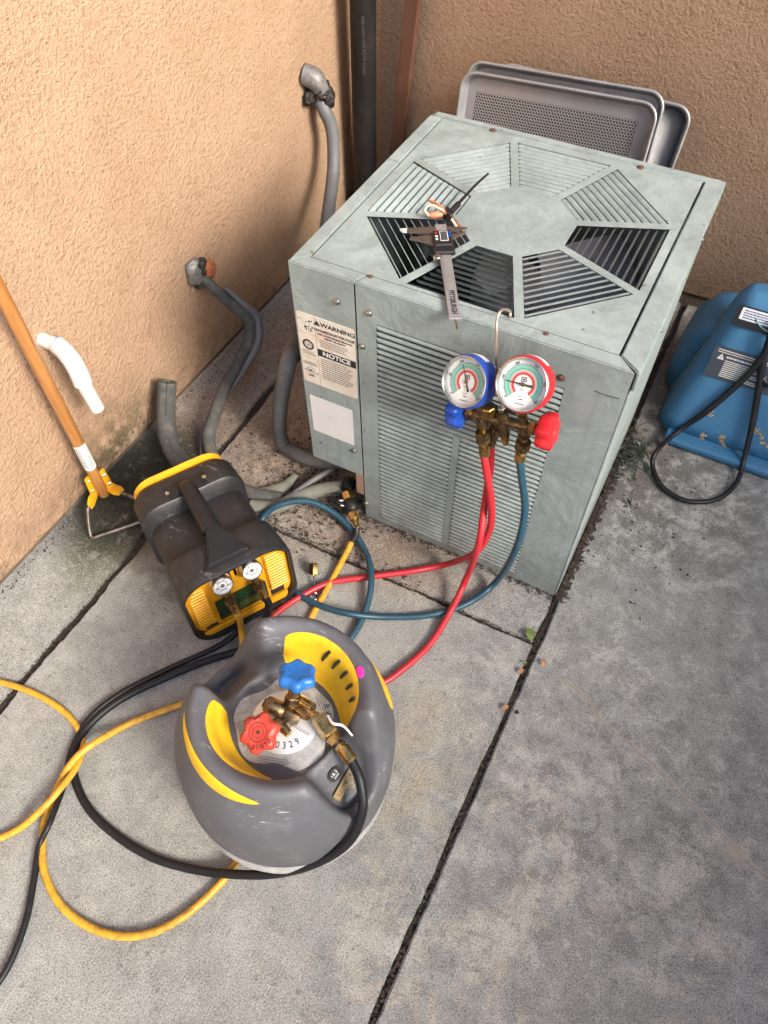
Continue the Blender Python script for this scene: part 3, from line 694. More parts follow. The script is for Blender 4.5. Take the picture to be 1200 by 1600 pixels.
M2, w2 = pan_matrix(aty(785, 92, 1.172), aty(1090, 166, 1.165), PH + 0.02, rad(14))
sheet_pan('sheet_pan', 'plain aluminium sheet pan standing rearmost, sticking out to the right', M2, w2, PH + 0.02, False)

# ================================================================== PIPES ON THE WALLS
pc = aty(567, 0, 1.135); pc2 = aty(571, 260, 1.135); pr = 0.0385
px_, py_ = (pc.x + pc2.x) / 2 + 0.002, 1.135
dp = thing('drain_pipe', 'thick black vertical plastic drain pipe in the wall corner', 'pipe', (px_, py_, 0))
tube('pipe', [(px_ - 0.012, py_, 0.0), (px_ + 0.014, py_, 1.4), (px_ + 0.03, py_, 2.6)], pr, ABS, dp, 32, 2)
ang = rad(-62)
for i, (z, s, sz) in enumerate(((0.62, 'ABS DWV NSF ASTM D2661', 0.013),)):
    M = axes((px_ + 0.0005 + math.cos(ang) * (pr + 0.001), py_ + math.sin(ang) * (pr + 0.001), z), (0, 0, -1), (-math.sin(ang), math.cos(ang), 0), (math.cos(ang), math.sin(ang), 0))
    text('printed_lettering', s, sz, mat('faded_print', (0.07, 0.07, 0.065), 0.7), dp, M)
b0, b1 = aty(646, 0, 1.185), aty(622, 220, 1.185); dv = (b0 - b1).normalized()
bb = b1 - dv * (b1.z / dv.z); bt = b0 + dv * 1.2
MB_ = axes(bb, (Vector((1, 0, 0)) - dv * dv.x).normalized(), Vector((0, 1, 0)), dv); Lb = (bt - bb).length
tag(box('metal_bar', (-0.021, -0.012, 0.003), (0.021, 0.012, Lb), BROWN, None, 0.002, 1, MB_), 'thin brown painted metal bar leaning upright on the back wall', 'metal bar')

# upper conduit + box
cw = [atx(496, 148, -0.52), atx(507, 172, -0.49), atx(519, 205, -0.47), atx(521, 262, -0.45), atx(513, 330, -0.41), Vector((-0.33, 0.58, 0.19)), Vector((-0.24, 0.33, 0.22)), atx(452, 560, -0.10), atx(437, 640, -0.135), at(441, 690, 0.045), at(470, 712, 0.045), at(505, 720, 0.06), Vector((0.07, 0.08, 0.10)), Vector((0.07, 0.06, 0.168))]
cdt = thing('flexible_conduit', 'grey ribbed flexible conduit from metal wall fitting down into the condenser', 'conduit', cw[0])
cpts = catmull(cw, 10)
tube('conduit', cpts, 0.0195, COND, cdt, 14, 0)
rib = bmesh.new()
acc = 0.0
for a, b in zip(cpts, cpts[1:]):
    L = (b - a).length; n = max(1, int(L / 0.0065))
    for k in range(n):
        c = a.lerp(b, k / n); d = (b - a).normalized() * 0.0014
        sweep_bm(rib, [c - d, c + d], 0.0203, 14, False)
o = bm_link('ribs', rib, COND, cdt, True); o['kind'] = 'stuff'
wp = atx(487, 130, XW + 0.02)
cf = tube('wall_fitting', [wp + Vector((-0.02, -0.01, 0.025)), wp + Vector((0.012, 0, 0.012)), wp + Vector((0.03, 0.012, -0.03))], [0.030, 0.030, 0.024], GALV, cdt, 14, 4)
def lump(name, c, rx, ry, rz, m, parent, seed=1, amp=0.25, freq=40):
    bm = bmesh.new(); bmesh.ops.create_icosphere(bm, subdivisions=4, radius=1)
    for v in bm.verts:
        k = 1 + amp * mnoise.noise(v.co * 1.7 + Vector((seed, 0, 0))) + amp * 0.5 * mnoise.noise(v.co * 4.5 + Vector((0, seed, 0)))
        v.co = Vector((v.co.x * rx * k, v.co.y * ry * k, v.co.z * rz * k)) + Vector(c)
    return bm_link(name, bm, m, parent, True)
lump('tar_seal', wp + Vector((0.028, 0.012, -0.018)), 0.022, 0.033, 0.026, TAR, cdt, 2)
lump('tar_seal', wp + Vector((0.0, -0.006, -0.034)), 0.018, 0.03, 0.022, TAR, cdt, 5)
lump('tar_seal', wp + Vector((0.045, 0.018, -0.04)), 0.017, 0.02, 0.03, TAR, cdt, 8)

# line set
lp = [atx(316, 432, -0.525), atx(340, 456, -0.495), atx(372, 484, -0.455), atx(391, 503, -0.43), atx(389, 535, -0.425), atx(374, 567, -0.42), atx(350, 610, -0.40), atx(333, 655, -0.37), at(326, 690, 0.045), at(345, 735, 0.03), at(385, 768, 0.025), at(440, 778, 0.022)]
ls = thing('refrigerant_line', 'black insulated refrigerant line curling from the wall hole to the ground', 'pipe', lp[0])
tube('insulated_line', lp, [0.014, 0.015, 0.017, 0.019, 0.020, 0.018, 0.018, 0.018, 0.018, 0.018, 0.018, 0.016], FOAM, ls, 16, 8)
lp2 = [p + Vector((0.016, 0.014, 0.012)) for p in lp[1:4]] + [lp[4] + Vector((0.026, 0.012, 0.004)), lp[5] + Vector((0.022, 0.0, -0.006)), lp[6] + Vector((0.012, 0.004, -0.008))]
tube('liquid_line', lp2, [0.006, 0.010, 0.012, 0.013, 0.010, 0.006], COND, ls, 12, 8)
tube('thin_wire', [atx(330, 650, -0.385), at(316, 672, 0.04), at(315, 710, 0.02), at(322, 735, 0.01)], 0.0045, COND, ls, 8, 6)
hp = atx(309, 424, XW + 0.008)
lump('sealant', hp + Vector((0.002, -0.012, 0.006)), 0.020, 0.030, 0.040, GALV, ls, 3, 0.2)
lump('sealant', hp + Vector((0.014, 0.006, 0.014)), 0.016, 0.020, 0.026, TAR, ls, 6, 0.3)
lump('sealant', hp + Vector((0.008, 0.0, -0.03)), 0.018, 0.026, 0.018, TAR, ls, 9, 0.3)
lump('orange_putty', hp + Vector((0.022, 0.022, 0.0)), 0.017, 0.024, 0.026, ORANGE, ls, 4, 0.18)

# loose foam sleeve standing against the wall
fp = [atx(261, 596, -0.485), atx(259, 640, -0.475), at(263, 685, 0.075), at(283, 722, 0.045), at(330, 760, 0.03)]
fs = thing('foam_sleeve', 'short open-ended grey foam pipe sleeve standing against the stained wall', 'pipe insulation', fp[-1])
fpc = catmull(fp, 8); bm = bmesh.new(); sweep_bm(bm, fpc, 0.0255, 18, False); sweep_bm(bm, fpc, 0.0165, 18, False)
n_ = len(fpc); bm.verts.ensure_lookup_table()
for k in range(18):
    a, b = bm.verts[k], bm.verts[(k + 1) % 18]; c, d = bm.verts[n_ * 18 + (k + 1) % 18], bm.verts[n_ * 18 + k]
    bm.faces.new((a, b, c, d))
bm_link('sleeve', bm, FOAM, fs, 50)
tube('slit', [p + (CAM - p).normalized() * 0.0252 for p in fp], 0.0018, BLKC, fs, 6, 8)

# insulated lines lying on the ground
gl = [at(392, 790, 0.02), at(430, 792, 0.02), at(470, 775, 0.022), at(505, 765, 0.03), at(538, 762, 0.05), at(546, 768, 0.06)]
g1 = thing('suction_line', 'faded grey-green insulated suction line ending at the service valve', 'pipe', gl[0])
tube('insulation', gl[:-1], [0.017, 0.018, 0.018, 0.019, 0.020], FOAML, g1, 14, 8)
tube('bare_pipe', gl[-2:], 0.012, DBRASS, g1, 12, 0)
g2 = [at(360, 745, 0.015), at(395, 772, 0.015), at(440, 762, 0.012), at(462, 742, 0.012)]
tag(tube('insulation_strip', g2, [0.02, 0.022, 0.018, 0.008], FOAML, None, 10, 8, squash=0.35), 'flattened strip of split pale foam lying behind the black machine', 'pipe insulation')
g3 = [at(390, 806, 0.012), at(425, 800, 0.012), at(462, 770, 0.03), at(490, 750, 0.03), at(520, 732, 0.04)]
tag(tube('liquid_line', g3, 0.0085, COND, None, 10, 8), 'thin bare grey liquid line running under the control box', 'pipe')

# service valve with black core tool
V0, V1, V2, V3, V4 = at(541, 766, 0.065), at(546, 780, 0.055), at(551, 800, 0.045), at(555, 812, 0.04), at(558, 822, 0.035)
sv = thing('service_valve', 'small black and brass service valve at the condenser foot', 'valve', V1)
tube('valve_body', [V0 + Vector((-0.004, 0.03, 0.004)), V0], 0.017, BLKC, sv, 14, 0)
hexnut('nut', V0.lerp(V1, 0.1), V1, 0.0165, BRASS, sv); tube('core_tool', [V1, V1.lerp(V2, .15), V1.lerp(V2, .85), V2], [0.013, 0.018, 0.018, 0.013], BLKC, sv, 16, 0)
hexnut('nut', V2, V3, 0.0145, BRASS, sv); tube('stem', [V3, V4], 0.008, BRASS, sv, 12, 0)
tube('retaining_ring', [V1 + Vector((-0.016, -0.002, 0.0)), V1 + Vector((-0.045, 0.004, -0.006)), V1 + Vector((-0.05, -0.015, -0.012)), V1.lerp(V2, .7) + Vector((-0.02, -0.008, -0.004))], 0.0022, BLKC, sv, 6, 8)
for q in (0.2, 0.6): tube('clip', [V1.lerp(V2, q) + Vector((-0.016, -0.004, 0.0)), V1.lerp(V2, q) + Vector((-0.026, -0.01, 0.002))], 0.004, STEEL, sv, 8, 0)

# white PVC condensate drain
p0 = atx(60, 528, XW - 0.01); p1 = atx(84, 541, XW + 0.055); 
pd = atx(152, 638, XW + 0.105)
pe = Vector((pd.x, pd.y, p1.z - 0.075)); py = (p0.y + pd.y) / 2
P0, P1, P2, P3 = Vector((XW - 0.01, p0.y, p0.z)), Vector((XW + 0.05, p0.y + .004, p0.z - 0.006)), Vector((pd.x - .004, pd.y - 0.004, pd.z + 0.085)), pd
pv = thing('drain_stub', 'white plastic condensate drain elbow sticking out of the left wall', 'pipe', P1)
lump('wall_hole', P0 + Vector((0.008, 0, 0)), 0.004, 0.0185, 0.0185, FOUND, pv, 4, 0.15)
tube('stub', [P0, P1], 0.0165, PVC, pv, 20, 0)
EA, EB = P1 + (P0 - P1) * 0.15, P2 + Vector((0, 0, -0.004)); EC = Vector((P2.x - 0.006, P1.y + (P2.y - P1.y) * 0.5, P1.z - 0.002))
tube('elbow', [EA * (1 - q) ** 2 + EC * 2 * q * (1 - q) + EB * q * q for q in np.linspace(0, 1, 16).tolist()], 0.0208, PVC, pv, 22, 0)
tube('outlet', [P2 + Vector((0, 0, 0.01)), P3], 0.0165, PVC, pv, 20, 0)
tube('blue_glue_ring', [P1 + (P0 - P1) * 0.13, P1 + (P0 - P1) * 0.10], 0.0218, mat('blue_primer', (0.22, 0.38, 0.55), 0.5), pv, 20, 0)

# ================================================================== HOE
hb, ht = atx(163, 772, -0.487), atx(13, 480, -0.478)
hd = (ht - hb).normalized()
hoe = thing('stirrup_hoe', 'stirrup hoe with varnished wooden handle leaning on the left wall', 'hoe', hb)
Mh = frame(hb, hd, (1, 0, 0)); hr = 0.0145
o = lathe('handle', [(0.0, 0), (hr * .9, 0.0), (hr, 0.003), (hr, 0.8), (hr * 1.05, 1.45), (hr * .7, 1.46), (0.0, 1.462)], WOOD, None, 24)
o.parent = hoe; o.location = (0, 0, 0); o.matrix_basis = world_of(hoe).inverted() @ Mh; WM[o.name] = Mh
stk = lathe('paper_label', [(hr + .0006, 0.115), (hr + .0006, 0.205)], STICK, hoe, 24, Mh, caps=False)
tocam = (CAM - hb).normalized(); ca = tocam - hd * tocam.dot(hd); ca.normalize(); cb = hd.cross(ca)
rl = random.Random(5); rects = []
for (a0, a1, z0, z1, n) in ((-1.0, -0.15, 0.125, 0.20, 9), (0.05, 0.8, 0.125, 0.165, 5)):
    for (x, y, x2, y2) in print_lines(a0, a1, z0, z1, n, 0.4, rl): rects.append((x, y, x2, y2))
v, f = [], []
for (a, b, c, d) in rects + [(0.15, 0.172, 0.75, 0.175), (0.15, 0.196, 0.75, 0.199), (0.15, 0.175, 0.2, 0.196), (0.7, 0.175, 0.75, 0.196)]:
    i = len(v)
    for (u_, z_) in ((a, b), (c, b), (c, d), (a, d)): v.append(hb + hd * z_ + (ca * math.cos(u_) + cb * math.sin(u_)) * (hr + 0.0011))
    f.append((i, i + 1, i + 2, i + 3))
mesh('print', v, f, INKG, stk)
A1, A2 = at(140, 792, 0.055), at(190, 770, 0.055)
for (s, e) in ((-1, A1), (1, A2)):
    off = cb * (hr + 0.002) * (-s)
    top = hb + hd * 0.085 + off; low = hb + hd * 0.018 + off * 1.25
    if (low - e).length > (hb - off * 1.2 - e).length: top = hb + hd * 0.085 - off; low = hb + hd * 0.018 - off * 1.25
    bm = bmesh.new(); sweep_bm(bm, catmull([top, top.lerp(low, .6), low, low.lerp(e, .6), e], 5), [0.012, 0.012, 0.013, 0.016, 0.011], 8, True, 0.18)
    bm_link('yellow_strap', bm, YELP, hoe, 40)
    for q in (0.25, 0.8):
        c = top.lerp(low, q); d = (c - (hb + hd * (c - hb).dot(hd))).normalized()
        tube('bolt', [c, c + d * 0.007], 0.0055, SCREW, hoe, 8, 0)
s0, s1, s2, s3 = at(137, 798, 0.05), at(141, 842, 0.012), at(246, 806, 0.012), at(240, 790, 0.04)
tube('stirrup_blade', [A1 + Vector((0, 0, 0)), s0, s0.lerp(s1, .7), s1 + Vector((0.002, 0.006, -0.002)), s1.lerp(s2, 0.12), s2, s2.lerp(s3, .3), s3, A2], 0.0046, mat('worn_steel', (0.22, 0.20, 0.18), 0.4, metal=0.7, dirt=(0.06, 0.045, 0.03), damt=0.4, ds=50), hoe, 8, 6)

# ================================================================== MANIFOLD GAUGE SET
mg0 = aty(783, 657, -0.05); tl = rad(13)
mx, mz = Vector((math.cos(tl), -0.06, math.sin(tl))).normalized(), Vector((-math.sin(tl), 0, math.cos(tl)))
my = mz.cross(mx).normalized(); mz = mx.cross(my)
MM = axes(mg0, mx, my, mz)
mg = thing('manifold_gauge_set', 'brass manifold with blue and red rimmed gauges hanging on the condenser front', 'gauge set', mg0)
def L(x, y, z): return MM @ Vector((x, y, z))
tube('manifold_body', [L(-0.058, 0, 0), L(-0.02, 0, 0), L(0.02, 0, 0), L(0.058, 0, 0)], 0.0098, DBRASS, mg, 16, 0)
XL, XR = -0.040, 0.044
for x in (XL, XR):
    tube('gauge_stem', [L(x, 0, -0.004), L(x, 0, 0.026), L(x, -0.012, 0.046)], 0.0085, DBRASS, mg, 12, 4)
    tube('port', [L(x, 0, 0.002), L(x, -0.002, -0.026)], 0.0115, DBRASS, mg, 14, 0)
    tube('port', [L(x, -0.002, -0.024), L(x, -0.003, -0.034)], 0.0075, BRASS, mg, 12, 0)
tube('centre_port', [L(0.004, 0, 0.024), L(0.004, 0, -0.034)], 0.0108, DBRASS, mg, 14, 0)
hexnut('centre_cap', L(0.004, 0, -0.034), L(0.004, 0, -0.050), 0.0092, BRASS, mg)
tube('centre_nipple', [L(0.004, 0, -0.049), L(0.004, 0, -0.058)], 0.006, BRASS, mg, 10, 0)
hexnut('sight_glass', L(-0.021, -0.006, 0.010), L(-0.021, -0.004, 0.030), 0.013, BRASS, mg)
tube('rear_port', [L(-0.018, 0.012, 0.0), L(-0.018, 0.016, -0.03)], 0.010, DBRASS, mg, 12, 0)
tube('bracket', [L(-0.03, 0.006, 0.034), L(0.004, 0.0, 0.027), L(0.034, 0.006, 0.036)], 0.0045, BLKC, mg, 8, 6)
for s, e in ((-1, -0.082), (1, 0.082)):
    hexnut('packing_nut', L(s * 0.056, 0, 0), L(s * 0.070, 0, 0), 0.0135, BRASS if s > 0 else DBRASS, mg)
    tube('valve_stem', [L(s * 0.069, 0, 0), L(s * 0.078, 0, 0)], 0.006, DBRASS, mg, 10, 0)
    Mk = frame(L(s * 0.074, 0, 0), mx * s, (0, 0, 1))
    lathe('valve_knob', [(0.0, 0.0), (0.018, 0.0), (0.030, 0.004), (0.0325, 0.008), (0.0325, 0.022), (0.030, 0.0275), (0.018, 0.030), (0.006, 0.0295), (0.0, 0.029)], BLUE if s < 0 else RED, mg, 56, Mk, 40, lobes=(7, 0.10))
    tube('knob_screw', [L(s * 0.1015, 0, 0), L(s * 0.1035, 0, 0)], 0.004, SCREW, mg, 8, 0)
tube('hanging_hook', [L(0.006, 0.002, 0.026), L(0.004, 0.002, 0.045), aty(776, 570, -0.046), aty(776, 520, -0.036), aty(777, 496, -0.022), aty(785, 484, -0.004), at(796, 486, H + 0.012), at(797, 494, H + 0.002), at(797, 496, H - 0.008)], 0.0026, mat('hook_wire', (0.50, 0.42, 0.34), 0.35, metal=0.8), mg, 8, 8)
hexnut('hook_nut', L(0.004, 0, 0.024), L(0.004, 0, 0.033), 0.008, SCREW, mg)
def dial(par, M, r, needle_deg, red):
    def arc(name, r0, r1, a0, a1, m, z):
        n = 40; v = []
        for k in range(n + 1):
            a = rad(a0 + (a1 - a0) * k / n)
            v += [(r0 * math.cos(a), r0 * math.sin(a), z), (r1 * math.cos(a), r1 * math.sin(a), z)]
        mesh(name, v, [(2 * k, 2 * k + 1, 2 * k + 3, 2 * k + 2) for k in range(n)], m, par, M=M)
    arc('dial_band', r * 0.54, r * 0.78, -48, 228, GTEAL, 0.0003); arc('dial_band', r * 0.48, r * 0.54, -50, 230, GPINK, 0.0003)
    arc('dial_band', r * 0.375, r * 0.48, -52, 232, GRED, 0.0004)
    rects = []; v, f = [], []
    for k in range(56):
        a = rad(-46 + 272 * k / 55); maj = k % 5 == 0
        for (q0, q1, wd) in (((0.77, 0.84 if maj else 0.81, 0.010)), ((0.60, 0.65 if maj else 0.63, 0.012))):
            e = Vector((math.cos(a), math.sin(a))); t = Vector((-e.y, e.x)) * r * wd
            i = len(v)
            for p in (e * r * q0 - t, e * r * q1 - t, e * r * q1 + t, e * r * q0 + t): v.append((p.x, p.y, 0.0006))
            f.append((i, i + 1, i + 2, i + 3))
    mesh('dial_ticks', v, f, INK, par, M=M)
    for k, s in enumerate(('0', '50', '100', '150', '200', '250') if not red else ('0', '100', '200', '300', '400', '500')):
        a = rad(222 - 264 * k / 5)
        text('dial_number', s, r * 0.13, INK, par, M @ Matrix.Translation((math.cos(a) * r * 0.86, math.sin(a) * r * 0.86, 0.0004)) @ Matrix.Rotation(a - math.pi / 2, 4, 'Z'))
    quads('dial_print', [(-r * .10, r * .10, r * .12, r * .13), (-r * .10, r * .27, r * .12, r * .30), (-r * .10, r * .10, -r * .07, r * .30), (r * .09, r * .10, r * .12, r * .30), (-r * .03, r * .16, r * .05, r * .24), (-r * .1, -r * .22, r * .08, -r * .20), (-r * .12, -r * .50, r * .12, -r * .48), (-r * .07, -r * .62, r * .09, -r * .58), (-r * .2, -r * .80, r * .16, -r * .77)], 0.0005, INK, par, M)
    a = rad(needle_deg); e = Vector((math.cos(a), math.sin(a), 0)); t = Vector((-e.y, e.x, 0)); z = Vector((0, 0, 0.0022))
    v = [e * r * 0.74 + t * r * 0.014 + z, -e * r * 0.20 + t * r * 0.045 + z, -e * r * 0.42 + t * r * 0.06 + z, -e * r * 0.42 - t * r * 0.06 + z, -e * r * 0.20 - t * r * 0.045 + z, e * r * 0.74 - t * r * 0.014 + z]
    mesh('needle', v, [(0, 1, 2, 3, 4, 5)], INK, par, M=M)
    lathe('needle_hub', [(r * 0.085, 0.0015), (r * 0.085, 0.0035), (0.0, 0.004)], DBRASS, par, 12, M)
def gauge(px, py, Y, n, stem, m, nd, red, lab, R_=0.0465):
    c = aty(px, py, Y); n = Vector(n).normalized()
    M = frame(c, n, mx)
    g = lathe('gauge', [(0.0, -0.034), (R_ * 0.9, -0.034), (R_ * 1.0, -0.030), (R_ * 1.02, -0.004), (R_ * 0.99, 0.002), (R_ * 0.93, 0.0035), (R_ * 0.90, 0.0), (R_ * 0.90, -0.008), (0.0, -0.008)], m, mg, 48, M)
    g['label'] = lab
    lathe('bezel', [(R_ * 0.955, 0.0012), (R_ * 0.955, 0.0055), (R_ * 0.92, 0.0065), (R_ * 0.885, 0.004), (R_ * 0.885, -0.006)], STEEL, g, 48, M, caps=False)
    lathe('dial', [(R_ * 0.889, -0.0055), (0.0, -0.0055)], GAUGEW, g, 48, M)
    dial(g, M @ Matrix.Translation((0, 0, -0.0052)), R_ * 0.89, nd, red)
    lathe('lens', [(R_ * 0.880, 0.0030), (R_ * 0.6, 0.0042), (0.0, 0.0048)], LENS, g, 40, M)
    # small white sticker on top of the rubber boot
    v, f = [], []; a0 = 78 if not red else 72
    for k in range(9):
        a = rad(a0 - 24 + 48 * k / 8)
        for z in (-0.024, -0.010): v.append((R_ * 1.026 * math.cos(a), R_ * 1.026 * math.sin(a), z))
    mesh('sticker', v, [(2 * k, 2 * k + 1, 2 * k + 3, 2 * k + 2) for k in range(8)], STICK, g, True, M=M)
    return g
gauge(727, 597, -0.088, (-0.26, -0.80, 0.50), XL, BLUE, 112, False, 'gauge in a blue rubber boot')
gauge(816, 601, -0.090, (-0.10, -0.80, 0.56), XR, RED, 176, True, 'gauge in a red rubber boot')

# ================================================================== HOSES
def hose_end(par, a, b, knurl_r=0.0135, crimp=BRASS, nutm=DBRASS):
    """knurled nut from a, crimp sleeve towards b"""
    a, b = Vector(a), Vector(b); d = (b - a)
    M = frame(a, d.normalized(), (1, 0.3, 0.1)); Ln = d.length
    lathe('knurled_nut', [(0.006, 0), (knurl_r, 0.001), (knurl_r, Ln * 0.42), (knurl_r * 0.7, Ln * 0.48)], nutm, par, 44, M, 20, lobes=(22, 0.035))
    lathe('crimp_sleeve', [(knurl_r * 0.62, Ln * 0.46), (knurl_r * 0.62, Ln * 0.60), (knurl_r * 0.78, Ln * 0.62), (knurl_r * 0.78, Ln), (0.003, Ln)], crimp, par, 18, M)
HR = 0.0078
# front red hose: left port -> left across the slab to the recovery machine
a = L(XL, -0.004, -0.034); b = aty(757, 711, -0.062)
rh = thing('red_hose', 'red charging hose from the left manifold port to the black machine', 'hose', at(640, 893, 0.0))
hose_end(rh, a, b)
tube('hose', [b + (a - b) * 0.15, b, b + (b - a) * 0.35, aty(768, 790, -0.065), aty(764, 830, -0.07), aty(742, 864, -0.085), at(700, 881, 0.025), at(640, 893, HR), at(570, 902, HR), at(510, 912, HR + .002), at(460, 938, HR + .004), at(430, 960, 0.014), at(405, 985, HR)], HR, REDH, rh, 14, 10)
# rear red hose -> in front, behind the tank
a = L(-0.018, 0.016, -0.03); b = aty(767, 694, -0.038)
rh2 = thing('red_hose', 'red charging hose swinging from the manifold rear port to behind the grey cylinder', 'hose', at(660, 1020, 0.0))
hose_end(rh2, a, b, 0.0125, DBRASS)
tube('hose', [b + (a - b) * 0.2, b, aty(766, 730, -0.040), aty(757, 790, -0.055), aty(748, 850, -0.10), at(728, 905, 0.06), at(704, 955, 0.022), at(672, 1006, HR), at(630, 1045, HR), at(590, 1070, HR), at(520, 1085, HR), at(470, 1070, HR)], HR, REDH, rh2, 14, 10)
# teal hose
a = L(XR, -0.004, -0.034); b = aty(812, 718, -0.060)
th = thing('teal_hose', 'long dark teal charging hose looping from the right manifold port past the yellow hose', 'hose', at(640, 964, 0.0))
hose_end(th, a, b)
tube('hose', [b + (a - b) * 0.15, b, aty(815, 745, -0.060), aty(820, 800, -0.065), aty(806, 858, -0.085), at(776, 908, 0.035), at(730, 943, 0.014), at(670, 961, HR), at(600, 964, HR), at(540, 958, HR + 0.022), at(490, 942, HR + 0.01), at(455, 918, HR), at(420, 870, HR), at(405, 835, HR), at(413, 806, HR + 0.022), at(440, 788, HR + 0.046), at(485, 784, HR + 0.046), at(530, 808, HR + 0.020), at(565, 850, HR + 0.006), at(580, 895, HR + 0.021), at(574, 945, HR + 0.008), at(553, 990, HR), at(520, 1025, HR), at(470, 1045, HR)], HR, TEAL, th, 14, 10)
# yellow hose at the valve
yh0 = at(556, 836, 0.022)
y0_ = thing('yellow_hose', 'short visible run of grimy yellow hose leading from the service valve', 'hose', yh0)
tube('black_ferrule', [V4 + Vector((0, -0.004, -0.004)), yh0, at(549, 848, 0.018)], 0.0085, BLKC, y0_, 12, 4)
tube('hose', [at(550, 846, 0.018), at(530, 885, 0.012), at(508, 925, HR + .001), at(486, 965, HR), at(465, 1005, HR), at(440, 1040, HR)], HR * 0.98, YELH, y0_, 14, 8)

# ================================================================== CALIPER AND WIRES ON TOP
cb0, cb1 = at(688, 352, H + 0.008), at(711, 497, H + 0.008)
cx_ = (cb1 - cb0).normalized(); cy_ = Vector((0, 0, 1)).cross(cx_); CLn = (cb1 - cb0).length
MC = axes(cb0, cx_, cy_, (0, 0, 1))
cal = thing('digital_caliper', 'digital caliper with black display lying across the condenser grille', 'caliper', cb0)
CS = CLn / 0.24
def cbx(name, lo, hi, m, par=cal, bev=0.0): return box(name, lo, hi, m, par, bev, 1, MC)
beam = cbx('beam', (0, -0.0105, -0.002), (CLn, 0.0105, 0.0025), ALU, bev=0.0006)
ticks = [(0.06 + i * 0.0033, -0.0095, 0.0605 + i * 0.0033, -0.0095 + (0.0065 if i % 5 == 0 else 0.004)) for i in range(60) if 0.06 + i * 0.0033 < CLn - 0.07]
quads('beam_ticks', ticks, 0.0027, INK, beam, MC)
text('beam_lettering', 'PITTSBURGH', 0.0135, INK, beam, MC @ Matrix.Translation((CLn - 0.040, 0.0, 0.0027)), bold=0.0003, xs=0.82)
hs = cbx('display_housing', (0.030, -0.018, -0.001), (0.078, 0.017, 0.0105), BLKC, bev=0.0025)
cbx('display_housing_end', (0.076, -0.020, -0.0015), (0.098, 0.019, 0.0085), BLKC, bev=0.003)
cbx('screen_frame', (0.035, -0.006, 0.0104), (0.066, 0.009, 0.0108), STICK); cbx('screen', (0.0365, -0.0047, 0.0107), (0.0645, 0.0077, 0.0111), LCD)
for x, y, m in ((0.038, -0.0125, RED), (0.049, -0.0125, STICK), (0.058, -0.0125, STICK), (0.038, 0.0125, BLUE), (0.047, 0.0125, BLUE)): cbx('button', (x, y - 0.0022, 0.0103), (x + 0.005, y + 0.0022, 0.0113), m)
def jaw(name, pts, z0, z1, m):
    plate(name, pts, [], z1 - z0, m, cal, MC @ Matrix.Translation((0, 0, z1)))
STEELD = mat('dark_steel', (0.20, 0.17, 0.145), 0.45, metal=0.8)
jaw('fixed_jaw', [(0.006, -0.0108), (0.030, -0.0108), (0.028, -0.03), (0.020, -0.066), (0.008, -0.064)], -0.001, 0.002, STEELD)
jaw('fixed_jaw_upper', [(0.006, 0.0108), (0.026, 0.0108), (0.016, 0.050), (0.012, 0.050)], -0.001, 0.002, STEELD)
jaw('sliding_jaw', [(0.034, -0.0185), (0.066, -0.0185), (0.052, -0.040), (0.044, -0.062), (0.040, -0.062)], -0.001, 0.003, STEELD)
jaw('sliding_jaw_upper', [(0.036, 0.0175), (0.048, 0.0175), (0.030, 0.046), (0.026, 0.045)], -0.001, 0.003, STEELD)
jaw('polished_tip', [(0.0085, -0.0645), (0.0205, -0.0665), (0.0195, -0.073), (0.0135, -0.079), (0.010, -0.078)], -0.001, 0.0025, PLATE)
lathe('thumb_wheel', [(0.0065, -0.003), (0.0075, -0.002), (0.0075, 0.004), (0.0065, 0.005), (0, 0.005)], STEEL, cal, 20, MC @ Matrix.Translation((0.104, -0.0155, 0)), lobes=(10, 0.03))
cbx('end_stop', (CLn - 0.002, -0.0115, -0.0022), (CLn + 0.005, 0.0115, 0.0030), ALU, bev=0.0005)
tube('depth_rod', [MC @ Vector((CLn + 0.004, 0, 0.0)), MC @ Vector((CLn + 0.026, 0.001, 0.0))], 0.0018, STEELD, cal, 6, 0)
# wire bundle with zip tie
zt = thing('wire_bundle', 'twist of orange and cream wires bound with a black zip tie on the grille', 'wires', at(700, 330, H))
tube('zip_tie_tail', [at(697, 338, H + 0.014), at(722, 312, H + 0.016), at(742, 290, H + 0.018), at(763, 271, H + 0.022)], [0.0032, 0.0034, 0.0034, 0.0026], BLKC, zt, 8, 6, squash=0.5)
tube('zip_tie_head', [at(704, 332, H + 0.015), at(716, 319, H + 0.016)], 0.0062, BLKC, zt, 8, 0)
tube('zip_tie_loop', [at(699, 326, H + 0.018), at(704, 336, H + 0.018), at(700, 342, H + 0.006), at(693, 338, H + 0.003)], 0.0042, BLKC, zt, 8, 6)
tube('orange_wire', [at(670, 313, H + 0.014), at(684, 319, H + 0.018), at(697, 331, H + 0.014), at(708, 345, H + 0.006), at(716, 357, H - 0.012)], 0.0025, WIREO, zt, 8, 6)
tube('cream_wire', [at(670, 337, H + 0.01), at(664, 329, H + 0.014), at(671, 321, H + 0.018), at(684, 324, H + 0.018), at(698, 334, H + 0.012), at(710, 349, H + 0.004), at(716, 362, H - 0.012)], 0.0022, WIREW, zt, 8, 6)
tube('copper_wire', [at(695, 330, H + 0.010), at(707, 341, H + 0.008), at(718, 353, H + 0.002), at(727, 368, H - 0.010)], 0.0022, COPPER, zt, 8, 6)
tube('wire_connector', [at(671, 336, H + 0.009), at(676, 336, H + 0.01), at(684, 335, H + 0.01), at(692, 336, H + 0.009)], [0.004, 0.0062, 0.0062, 0.004], WIREO, zt, 10, 0)

